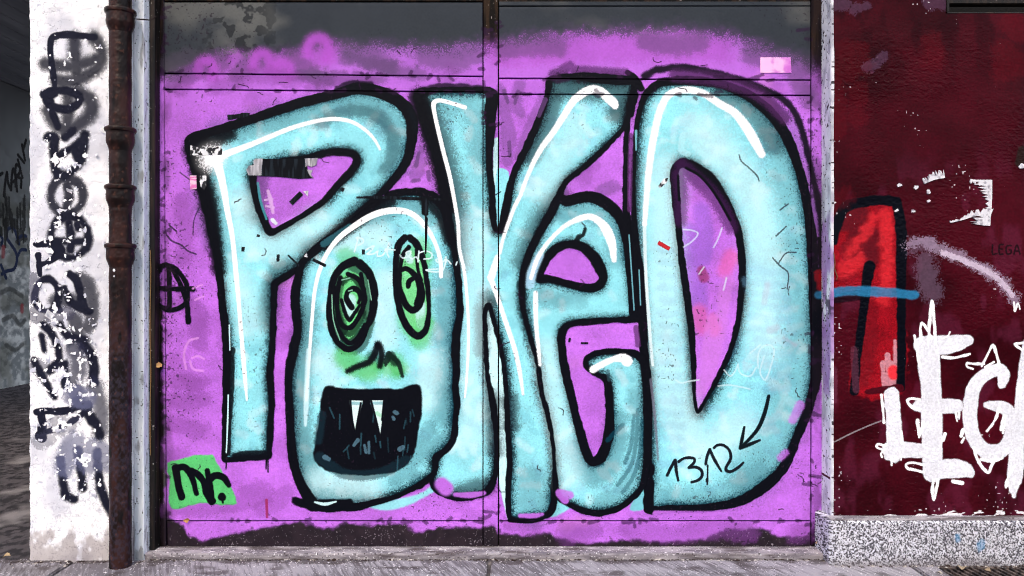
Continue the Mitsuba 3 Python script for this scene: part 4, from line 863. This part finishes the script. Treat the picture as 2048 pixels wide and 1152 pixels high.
add(f'{SF}__lettering', sheet(stroke_area(DATE).intersection(FACE), -0.0036, -0.0016), 'mat_mural', 'thin black numbers 13.12 on the foot of the D')
add(f'{SF}__arrow', sheet(stroke_area(ARROW).intersection(FACE), -0.0036, -0.0016), 'mat_mural', 'thin black arrow above the numbers')

# ------------------------------------------------------------------ tape, stickers and paper stuck to the shopfront
rough('mat_tape', lambda p, n, uv: mix(C(10, 12, 18), C(30, 38, 46), smoothstep(0.45, 0.75, noise(mi.Float(p.x) * 160, mi.Float(p.z) * 14))), 0.3, specular=0.1)
rough('mat_silver', lambda p, n, uv: mix(C(96, 96, 108), C(206, 204, 212), noise(mi.Float(p.x) * 190, mi.Float(p.z) * 24)), 0.4)
rough('mat_redtape', C(190, 28, 40), 0.4)
rough('mat_paper', lambda p, n, uv: mix(C(222, 222, 230), C(150, 148, 160), smoothstep(0.5, 0.8, fbm(mi.Float(p.x) * 60, mi.Float(p.z) * 60))), 0.7)
rough('mat_pink', lambda p, n, uv: mix(C(206, 108, 214), C(246, 190, 240), smoothstep(0.35, 0.7, fbm(mi.Float(p.x) * 22, mi.Float(p.z) * 22 + 4, octaves=4) + 0.9 * smoothstep(1.26, 1.13, mi.Float(p.x)) - 0.25)), 0.5)
rough('mat_torn', lambda p, n, uv: mix(C(232, 234, 240), C(24, 26, 34), smoothstep(0.42, 0.55, fbm(mi.Float(p.x) * 70 + 3, mi.Float(p.z) * 50, octaves=3))), 0.5)
rough('mat_pinkslip', lambda p, n, uv: mix(C(226, 120, 190), C(236, 200, 226), smoothstep(0.45, 0.6, noise(mi.Float(p.x) * 30, mi.Float(p.z) * 200))), 0.5)


def scrap(name, pts, m, label, cat, group=None, s=S0, y=-0.0, thick=0.0032):
    add(name, sheet(Polygon([(X(a, s), Z(b, s)) for a, b in quick(pts)]).buffer(0), y - thick, y - 0.0016), m, label, cat, {'tape': 'pieces of tape stuck on the mural', 'sticker': 'stickers and labels on the mural', 'paper': 'paper scraps on the mural'}[cat])


def dash(x0, y0, x1, y1, w):
    d = math.hypot(x1 - x0, y1 - y0)
    nx, ny = -(y1 - y0) / d * w, (x1 - x0) / d * w
    return ' '.join(f'{a:.1f},{b:.1f}' for a, b in ((x0 + nx, y0 + ny), (x1 + nx, y1 + ny), (x1 - nx, y1 - ny), (x0 - nx, y0 - ny)))


scrap('tape_strip', '455,230 481,228 483,226 500,226 499,232 478,237 456,240', 'mat_tape', 'short dark tape scrap above the top edge of the letter P', 'tape')
k = add('tape_patch', sheet(Polygon([(X(a), Z(b)) for a, b in quick('521,318 612,318 616,340 627,356 600,358 560,354 518,352')]), -0.0034, -0.0016), 'mat_tape', 'wide glossy black tape patch with torn silver ends inside the letter P', 'tape', 'pieces of tape stuck on the mural')
add(f'{k}__silver_end', sheet(Polygon([(X(a), Z(b)) for a, b in quick('507,321 512,318 526,317 523,351 498,351 493,340 498,332 508,330')]), -0.0040, -0.0018), 'mat_silver')
add(f'{k}__silver_end', sheet(Polygon([(X(a), Z(b)) for a, b in quick('610,317 636,316 633,330 624,334 616,331 612,334')]), -0.0040, -0.0018), 'mat_silver')
add(f'{k}__silver_end', sheet(Polygon([(X(a), Z(b)) for a, b in quick('614,339 626,341 622,348 627,358 619,350')]), -0.0040, -0.0018), 'mat_silver')
scrap('torn_label', '381,291 392,293 400,298 412,294 426,297 440,292 445,299 444,310 381,311', 'mat_torn', 'torn white and black label at the upper left corner of the letter P', 'sticker')
scrap('torn_label', '1316,372 1328,357 1336,356 1334,364 1324,373 1319,377', 'mat_torn', 'small torn white slip left of the hole in the letter D', 'sticker')
scrap('sticker', '380,351 393,351 394,378 381,379', 'mat_pinkslip', 'small pink and white sticker beside the stem of the letter P', 'sticker')
scrap('sticker', '398,352 413,351 414,370 409,380 402,374', 'mat_torn', 'small black and white sticker on the black edge of the letter P', 'sticker')
scrap('sticker', '1520,115 1581,115 1582,146 1520,146', 'mat_pink', 'pale pink rectangular sticker on the upper right panel', 'sticker')
scrap('tape_strip', dash(582, 407, 603, 386, 5), 'mat_tape', 'slanting black tape dash inside the hole of the letter P', 'tape')
scrap('paper_scrap', '607,383 617,381 616,393', 'mat_paper', 'tiny white paper triangle inside the hole of the letter P', 'paper')
scrap('paper_scrap', '608,513 614,505 615,515', 'mat_paper', 'tiny white paper triangle between the letters P and O', 'paper')
for pts, lab in ((dash(487, 494, 486, 503, 3.2), 'tiny black tape square on the stem of the letter P, beside its white line'), (dash(557, 509, 556, 523, 3), 'tiny upright black tape piece on the letter P below its hole'),
                 (dash(727, 499, 727, 509, 3), 'tiny dark tape square between the two eyes'), (dash(682, 377, 688, 381, 4), 'tiny black tape square on the lower edge of the hole in the P'), (dash(514, 471, 520, 472, 2.4), 'tiny black tape speck on the letter P left of its hole tip'),
                 (dash(1140, 676, 1138, 684, 2.2), 'tiny black tape speck in the upper purple corner of the letter E'), (dash(1162, 686, 1176, 686, 1.8), 'thin black tape dash on purple in the lower opening of the letter E')):
    scrap('tape_piece', pts, 'mat_tape', lab, 'tape')
scrap('tape_strip', dash(576, 510, 600, 533, 1.8), 'mat_tape', 'thin black tape strip crossing towards the joint of P and O', 'tape')
scrap('tape_strip', dash(626, 519, 652, 532, 3), 'mat_tape', 'black tape strip on the upper left curve of the letter O', 'tape')
scrap('tape_strip', '713,393 760,392 850,395 895,398 895,401 840,401 762,398 713,397', 'mat_tape', 'long thin level tape strip across the top of the letter O', 'tape')
scrap('tape_strip', '843,399 857,400 857,430 853,432 856,436 853,508 850,508 850,432 843,428', 'mat_tape', 'dark tape strip hanging down beside the right eye', 'tape')
scrap('tape_strip', dash(1316, 485, 1339, 498, 4), 'mat_redtape', 'small red tape strip left of the hole in the letter D', 'tape')

# ------------------------------------------------------------------ the white pillar and the strip beside it
PL = 'white_pillar'
tag(PL, 'white plastered pillar with peeling paint and a column of black tags', 'pillar')
add(f'{PL}__shaft', wall_grid(X(57, S1), X(266, S1), -0.02, 3.75, -0.1, 70, 420, 0.004, 9, 3, back=0.62, tilt=0.0), 'mat_pillar')
add(f'{PL}__edge_strip', bevel_box(X(266, S1) + 0.001, X(287, S1), -0.098, 0.10, -0.02, 3.4, 0.004), 'mat_strip', 'bluish grey painted strip along the right side of the pillar')
scene['mat_flake'] = dict(type='twosided', nested=dict(type='diffuse', reflectance=mikit.proc(lambda p, n, uv: mix(C(250, 250, 255, 0.96), C(196, 198, 214), smoothstep(0.55, 0.75, noise(mi.Float(p.x) * 50, mi.Float(p.z) * 50))))))
fl = []
for _ in range(240):
    cu, cv = rng.normal(150, 30), rng.uniform(260, 1000)
    if rng.random() < 0.3:
        cu, cv = rng.normal(105, 26), rng.uniform(470, 860)
    if not 62 < cu < 212 or meshkit.fbm(np.array([cu / 40, cv / 60, 0]), 3, 4) < 0.47:
        continue
    r, n = rng.gamma(3, 1.15), rng.integers(5, 8)
    a = np.sort(rng.uniform(0, 6.28, n))
    rr = r * rng.uniform(0.45, 1.3, n)
    t = rng.normal(0, 0.35, 2)
    px, pz = X(cu, S1) + rr * np.cos(a) / S1 * rng.uniform(0.7, 1.3), Z(cv, S1) + rr * np.sin(a) / S1 * rng.uniform(0.8, 1.6)
    py = -0.1065 - rng.uniform(0, 0.002) + t[0] * (px - px.mean()) + t[1] * (pz - pz.mean())
    v = np.vstack([np.stack([px, py, pz], 1), [[px.mean(), py.mean() - 0.0008, pz.mean()]], np.stack([px, py + 0.0009, pz], 1)])
    f = [(k, n, (k + 1) % n) for k in range(n)] + [q for k in range(n) for q in ((k, (k + 1) % n, n + 1 + k), ((k + 1) % n, n + 1 + (k + 1) % n, n + 1 + k))]
    fl.append(trimesh.Trimesh(v, f, process=False))
add(f'{PL}__paint_flake', trimesh.util.concatenate(fl), 'mat_flake', 'curled white flakes of peeling paint', kind='stuff')

# ------------------------------------------------------------------ the rusty drainpipe
PX, PY = X(241, F / (D - 0.165)), -0.165
SP_ = F / (D - 0.165)
DP = 'drainpipe'
tag(DP, 'rusty brown cast iron drainpipe with socket joints in front of the white pillar', 'drainpipe')
r0 = 20.5 / SP_
joint = [20, 256, 371, 488]
ends = [-340] + joint + [1141]
for a, b in zip(ends[:-1], ends[1:]):
    z1, z0 = Z(a + 4, SP_), (Z(b, SP_) if b < 1141 else 0.0) 
    n = 60
    zs = np.linspace(z0 - (0.01 if b < 1141 else 0.02), z1, n)
    add(f'{DP}__pipe_section', lathe([(r0 + 0.0007 * math.sin(z * 37) + 0.0005 * math.sin(z * 91), z) for z in zs], PX, PY), 'mat_rust', smooth=True)
for a in joint:
    zt = Z(a, SP_)
    u = 1 / SP_
    prof = [(r0 * 0.9, zt + 1 * u), (24.5 * u, zt + 1.2 * u), (28.5 * u, zt - 1 * u), (29.5 * u, zt - 4 * u), (28.5 * u, zt - 8 * u), (26 * u, zt - 9.5 * u), (25.6 * u, zt - 14 * u), (26.2 * u, zt - 26 * u), (25.6 * u, zt - 31 * u), (23.2 * u, zt - 37 * u), (21.3 * u, zt - 43 * u), (r0, zt - 47 * u)]
    add(f'{DP}__socket', lathe(prof[::-1], PX, PY, 32), 'mat_rust', smooth=40)
add(f'{DP}__bracket', tube([(PX + 0.05, PY + 0.01, Z(36, SP_)), (PX + 0.085, PY + 0.03, Z(34, SP_)), (PX + 0.10, PY + 0.06, Z(30, SP_)), (PX + 0.125, -0.1, Z(22, SP_))], 0.0028), 'mat_rust')

sp_ = trimesh.creation.icosphere(2)
for v_, rr in ((541, 0.0065), (553, 0.0035)):
    m = sp_.copy()
    m.vertices = m.vertices * [rr * 0.8, 0.0015, rr] + [X(239, SP_), PY - r0 - 0.0004, Z(v_, SP_)]
    add(f'{DP}__paint_spot', m, 'mat_flake', smooth=True)
rough('mat_cable', C(150, 112, 66), 0.6)
SJ = F / (D - 0.05)
add('thin_cable', tube([(X(301.5, SJ) + 0.0015 * math.sin(k * 1.3), -0.0535, Z(500 + 41 * k, SJ)) for k in range(11)], 0.0021), 'mat_cable', 'thin tan cable running down the dark jamb beside the drainpipe', 'cable')

# ------------------------------------------------------------------ the maroon wall and its plinth
MW = 'maroon_wall'
tag(MW, 'glossy maroon plastered wall with white LEGA lettering and a sprayed red figure', 'wall')
XL = X(1664, S1)
WIN = (X(1895, S1), 3.3, Z(27, S1), 3.1)
full = wall_grid(XL, 5.2, Z(1034, S1), WIN[2], -0.1, 360, 300, 0.0022, 7, 11, back=0.3)
add(f'{MW}__face', full, 'mat_maroon', smooth=False)
add(f'{MW}__face', wall_grid(XL, WIN[0], WIN[2], 3.75, -0.1, 60, 100, 0.0022, 7, 11, back=0.3), 'mat_maroon')
add(f'{MW}__reveal', bevel_box(XL - 0.004, XL + 0.02, -0.0985, 0.02, Z(1034, S1) - 0.01, 3.7, 0.004), 'mat_edge', 'white painted edge of the wall with purple overspray')
add(f'{MW}__window_frame', trimesh.util.concatenate([bevel_box(WIN[0] + 0.001, WIN[1], -0.098, 0.1, WIN[2] + 0.0005, WIN[2] + 0.008, 0.002), bevel_box(WIN[0] + 0.001, WIN[0] + 0.012, -0.095, 0.1, WIN[2] + 0.008, WIN[3], 0.002),
                                                          bevel_box(WIN[0] + 0.012, WIN[1], -0.06, -0.02, Z(1, S1), Z(1, S1) + 0.05, 0.004)]), 'mat_dark')
add(f'{MW}__window_recess', bevel_box(WIN[0] + 0.001, WIN[1], 0.1, 0.14, WIN[2], WIN[3], 0.002), 'mat_void', 'dark recess of a window opening at the top of the wall')
SPL = F / (D - 0.16)
pl = bevel_box(X(1660, SPL), 5.2, -0.16, 0.03, -0.03, 0.192, 0.010)
add(f'{MW}__plinth', pl, 'mat_terrazzo', 'black and white speckled terrazzo plinth')
add(f'{MW}__plinth_cap', bevel_box(X(1660, SPL) + 0.006, 5.2, -0.152, -0.0965, 0.1905, 0.1985, 0.003), 'mat_ledge')
# shreds of a torn poster
pr = np.random.default_rng(21)


def shred(name, spine, width, label, n=26):
    """A ragged strip of paper left on the wall along a line of drawing units, torn on one side."""
    p = curve([q + (1.0,) for q in spine], False, 6)[:, :2]
    t = np.linspace(0, 1, n)
    q = np.stack([np.interp(t, np.linspace(0, 1, len(p)), p[:, k]) for k in (0, 1)], 1)
    nrm = np.gradient(q, axis=0)
    nrm = np.stack([nrm[:, 1], -nrm[:, 0]], 1) / np.linalg.norm(nrm, axis=1, keepdims=True)
    w = np.interp(t, np.linspace(0, 1, len(width)), width) * pr.uniform(0.35, 1.6, n)
    out = np.vstack([q, (q + nrm * w[:, None])[::-1]])
    poly = Polygon([(X(a, S1), Z(b, S1)) for a, b in out]).buffer(0)
    add(name, sheet(poly, -0.1050, -0.098), 'mat_paper', label, 'paper', 'shreds of a torn poster on the maroon wall')


shred('poster_scrap', [(1983, 360), (1982.5, 405), (1979, 452)], [-30, -16, -12, -8, -20, -34], 'ragged white upright edge of a torn poster on the maroon wall', 50)
shred('poster_scrap', [(1940, 358), (1960, 361), (1983, 361)], [-6, -8, -10], 'ragged white top corner of a torn poster on the maroon wall', 24)
shred('poster_scrap', [(1848, 368), (1868, 360), (1889, 356)], [8, 11, 12], 'torn white paper shred left of the poster edge on the maroon wall')
shred('poster_scrap', [(1900, 446), (1925, 440), (1955, 432), (1976, 440)], [3, 5, 12, 16], 'feathered white paper shred under the torn poster edge')
for a, b, r, lab in ((1798, 371, 5, 'round white paint chip above the red figure, leftmost of the row'), (1832, 374, 5, 'grey white paint chip between the red figure and the paper shred'), (1792, 420, 4.5, 'white chip on the black corner of the red figure'),
                     (1826, 422, 4, 'bluish paint chip right of the red figure'), (1857, 384, 5, 'small white chip under the left paper shred'), (1857, 402, 3.5, 'tiny white chip below the left paper shred'), (2043, 332, 6, 'white chip beside the dark hole at the right edge')):
    ang = np.sort(pr.uniform(0, 6.28, 9))
    rr = r * pr.uniform(0.7, 1.15, 9)
    add('paint_chip', sheet(Polygon([(X(a + q * math.cos(t), S1), Z(b + q * math.sin(t), S1)) for q, t in zip(rr, ang)]).buffer(0), -0.1045, -0.098), 'mat_paper', lab, 'paint chip', 'paint chips on the maroon wall')
rough('mat_wire', C(96, 78, 50), 0.6)
add('dangling_wire', tube([(X(u, S1), -0.106 - 0.004 * (i % 2), Z(v, S1)) for i, (u, v) in enumerate(quick('1666,505 1667,516 1669,526 1667,536 1671,546 1673,554 1671,560'))], 0.0017), 'mat_wire', 'short frayed wire hanging at the left edge of the maroon wall', 'wire')

# ------------------------------------------------------------------ the drain grate
rough('mat_iron', lambda p, n, uv: mix(C(34, 28, 28), C(92, 80, 76), smoothstep(0.4, 0.7, fbm(mi.Float(p.x) * 60, mi.Float(p.y) * 60, octaves=3))), 0.5, specular=0.5)
tag('drain_grate', 'rusty iron drain grate set in the pavement at the foot of the plinth', 'drain grate')
x0, y0, x1, y1 = GR.bounds
for q in ((x0, x1, y1 - 0.012, y1), (x0, x1, y0, y0 + 0.012), (x0, x0 + 0.012, y0 + 0.0125, y1 - 0.0125), (x1 - 0.012, x1, y0 + 0.0125, y1 - 0.0125)):
    add('drain_grate__frame', bevel_box(*q, -0.0215, 0.0, 0.002), 'mat_iron')
for k in range(40):
    cx = x0 + 0.028 + k * 0.0275
    if cx < x1 - 0.02:
        m = bevel_box(cx - 0.005, cx + 0.005, y0 + 0.0125, y1 - 0.0125, -0.0214, -0.002, 0.001)
        m.vertices[:, 0] += (m.vertices[:, 1] - y1) * -0.12
        add('drain_grate__slat', m, 'mat_iron')

# ------------------------------------------------------------------ the passage at the left
PW = Paint(0, 0, 400, 400)                                                         # drawing units: 0.01 m along the wall, 0.01 m down from 4 m


def wpt(px, py):
    y = -6.2 * F / (px - 1024) - D
    z = EYE + (576 - py) * (y + D) / F
    return y * 100 - 400, (4 - z) * 100


def wl(s, w):
    return [(*wpt(a, b), w) for a, b in quick(s)]


PW.line([wl('8,392 10,370 14,345 16,365 22,380', 1.6), wl('22,380 24,350 27,338 32,360 34,382', 1.6), wl('26,364 33,358', 1.4), wl('31,372 32,330 40,335 38,348 33,352 42,358 42,375', 1.6), wl('36,320 42,345 45,355', 1.6), wl('36,310 48,325', 1.5), wl('44,290 50,320', 1.6), wl('46,300 52,280', 1.6), wl('0,350 5,346', 1.5)], C(10, 12, 16), soft=1)
PW.line([wl('14,478 14,462 20,456 28,458 34,475 38,488', 1.5), wl('14,478 24,492 32,505 34,520 28,538 14,542 4,548', 1.6), wl('36,476 44,472 52,472', 1.4), wl('34,515 42,500 52,500', 1.5), wl('2,530 12,556', 1.5), wl('0,470 5,478 3,490', 1.5)], C(24, 38, 72), soft=1.2)
qr = np.random.default_rng(12)
PW.line([wl(f'{a:.0f},{b:.0f} {a + 1:.0f},{b + c:.0f}', 0.8) for a, b, c in zip(qr.uniform(0, 52, 34), qr.uniform(385, 460, 34), qr.uniform(8, 46, 34))], C(22, 24, 24), soft=1.5, alpha=0.9, sub=1)
PW.line([wl('2,585 20,578 44,592', 1.2), wl('6,640 26,632 40,650 50,640', 1.2), wl('12,690 30,700 46,688', 1.0)], C(58, 60, 58), soft=3, alpha=0.7)
PW.line([wl('6,512 7,495', 1.5), wl('44,612 44,622', 1.5)], C(140, 40, 50), soft=3, alpha=0.8)
PW.done()


def passage_paint(p, n, uv):
    x, y, z = pxyz(p)
    a, b = fbm(y * 2, z * 3, octaves=4), fbm(y * 12, z * 14, octaves=4)
    c = mix(C(128, 134, 136), C(200, 204, 202), smoothstep(0.35, 0.7, b) * smoothstep(2.5, 1.5, z + 0.5 * a))
    c = mix(c, C(84, 86, 76), 0.7 * smoothstep(0.45, 0.62, a + 0.1 * b) * smoothstep(2.6, 2.2, z))
    c = mix(c, C(26, 28, 28), 0.85 * smoothstep(0.55, 0.64, fbm(y * 9 + 4, z * 7, octaves=4)) * smoothstep(0.5, 0.1, dr.abs(z - 1.95)))
    return PW.over(y * 100 - 400, (4 - z) * 100, c)


rough('mat_passage', passage_paint, 0.85, lambda p, n, uv: fbm(mi.Float(p.y) * 12, mi.Float(p.z) * 14, octaves=4), 0.02, 3e-3)
rough('mat_ceiling', lambda p, n, uv: mix(C(120, 127, 136), C(165, 171, 178), fbm(mi.Float(p.x) * 9, mi.Float(p.y) * 1.2, octaves=3)), 0.8)
add('passage_wall', bevel_box(-6.5, -6.2, 1.4, 9, -0.05, 3.72, 0.01), 'mat_passage', 'weathered grey concrete wall of the passage with black lettering and blue scribbles', 'wall')
rough('mat_far', C(96, 98, 98), 0.9)
tag('passage_ceiling', 'grey boarded ceiling over the passage', kind='structure')
for k in range(24):
    xx = -6.5 + k * 0.2
    add('passage_ceiling__board', bevel_box(xx + 0.004, xx + 0.196, -0.05, 6.7, 3.73, 3.77, 0.005), 'mat_ceiling')
add('passage_ceiling__slab', bevel_box(-6.6, -1.5, 0.62, 6.75, 3.775, 4.0, 0.01), 'mat_far')
add('passage_side_wall', bevel_box(-1.72, -1.60, 0.53, 3.0, -0.05, 3.72, 0.01), 'mat_far', kind='structure')

# ------------------------------------------------------------------ leaves and crumbs at the foot of the walls
rough('mat_crumb', lambda p, n, uv: mix(C(50, 38, 34), C(196, 188, 184), smoothstep(0.55, 0.75, noise(mi.Float(p.x) * 70, mi.Float(p.y) * 70))), 0.9)
br = np.random.default_rng(5)
ms = []
ico = trimesh.creation.icosphere(0)
for _ in range(1500):
    z = br.random()
    if z < 0.62:
        cx, cy = br.uniform(-1.62, 1.42), -0.090 - abs(br.normal(0, 0.008))
    elif z < 0.8:
        cx, cy = br.uniform(-2.2, -1.6), -0.108 - abs(br.normal(0, 0.03))
    else:
        cx, cy = br.uniform(1.38, 2.4), -0.163 - abs(br.normal(0, 0.012))
    m = ico.copy()
    m.vertices *= br.uniform(0.4, 1.4, m.vertices.shape[0])[:, None] * np.array([br.uniform(0.7, 2.0), 1, 0.6]) * br.gamma(2.2, 0.0009)
    m.apply_translation([cx, cy, 0.0012])
    ms.append(m)
add('crumbs', trimesh.util.concatenate(ms), 'mat_crumb', 'crumbs of plaster, grit and dry leaf along the foot of the walls', kind='stuff')


def leaf(cx, cy, cz, size, col, label, stand=0.0, seed=0):
    q = np.random.default_rng(seed)
    t = np.linspace(0, 1, 9)
    w = np.sin(np.pi * t) ** 0.8 * 0.36 * q.uniform(0.8, 1.2, 9)
    curl = 0.16 * np.sin(np.pi * t * q.uniform(0.8, 1.6))
    mid = np.stack([t - 0.5, 0 * t, curl], 1)
    v = np.vstack([mid + np.stack([0 * t, w, 0.35 * w], 1), mid, mid + np.stack([0 * t, -w, 0.30 * w + 0.05 * q.random(9)], 1)]) * size
    i = np.arange(8)
    f = np.vstack([np.stack([i, i + 1, i + 10, i + 9], 1), np.stack([i + 9, i + 10, i + 19, i + 18], 1)])
    m = trimesh.Trimesh(*meshkit.arrays((v, f))[:2], process=False)
    m = trimesh.util.concatenate([m, trimesh.Trimesh(m.vertices - [0, 0, 0.0006], m.faces[:, ::-1], process=False)])
    m.apply_transform(trimesh.transformations.euler_matrix(q.normal(0, 0.25) + stand, q.normal(0, 0.2), q.uniform(0, 6.28)))
    m.apply_translation([cx, cy, cz + size * 0.04 + (0.3 * size if stand else 0)])
    key = 'mat_leaf_%02x%02x%02x' % col
    if key not in scene:
        scene[key] = dict(type='twosided', nested=dict(type='principled', base_color={'type': 'rgb', 'value': C(*col)}, roughness=0.7))
    add('dead_leaf', m, key, label, 'leaf', 'dead leaves along the foot of the walls' if not stand else 'dead leaves caught on the shopfront')


def on_ground(px, py, z=0.0):
    d = (EYE - z) * F / (py - 576)
    return (px - 1024) / F * d, d - D, z


leaf(*on_ground(855, 1112), 0.045, (120, 24, 44), 'dark red dead leaf on the step below the letter O', seed=1)
leaf(*on_ground(12, 1114), 0.04, (170, 146, 112), 'pale tan dead leaf at the lower left corner of the photo', seed=2)
leaf(*on_ground(1212, 1113), 0.06, (92, 66, 54), 'curled brown dead leaf at the step below the letters K and E', seed=3)
leaf(*on_ground(1238, 1117), 0.035, (110, 84, 62), 'small brown dead leaf right of the curled brown leaf', seed=4)
leaf(X(1632), -0.03, Z(1090), 0.04, (190, 160, 128), 'pale crumpled leaf in the right corner of the step', stand=1.1, seed=5)
leaf(X(375), -0.014, Z(1042), 0.028, (196, 150, 84), 'yellow dead leaf stuck on the lower left panel seam', stand=1.3, seed=6)
leaf(X(322), -0.022, Z(735), 0.035, (186, 146, 90), 'tan dead leaf caught on the left frame beside the purple paint', stand=1.4, seed=7)
leaf(*on_ground(1925, 1138), 0.045, (150, 134, 112), 'long pale dry leaf on the rim of the drain grate', seed=8)
leaf(*on_ground(1975, 1141), 0.028, (140, 122, 100), 'small dry leaf between the slats of the drain grate', seed=9)
leaf(*on_ground(1880, 1146), 0.022, (170, 160, 150), 'small pale leaf beside the left end of the drain grate', seed=10)
leaf(*on_ground(702, 1117), 0.022, (206, 150, 70), 'tiny ochre dead leaf on the step below the mouth', seed=11)
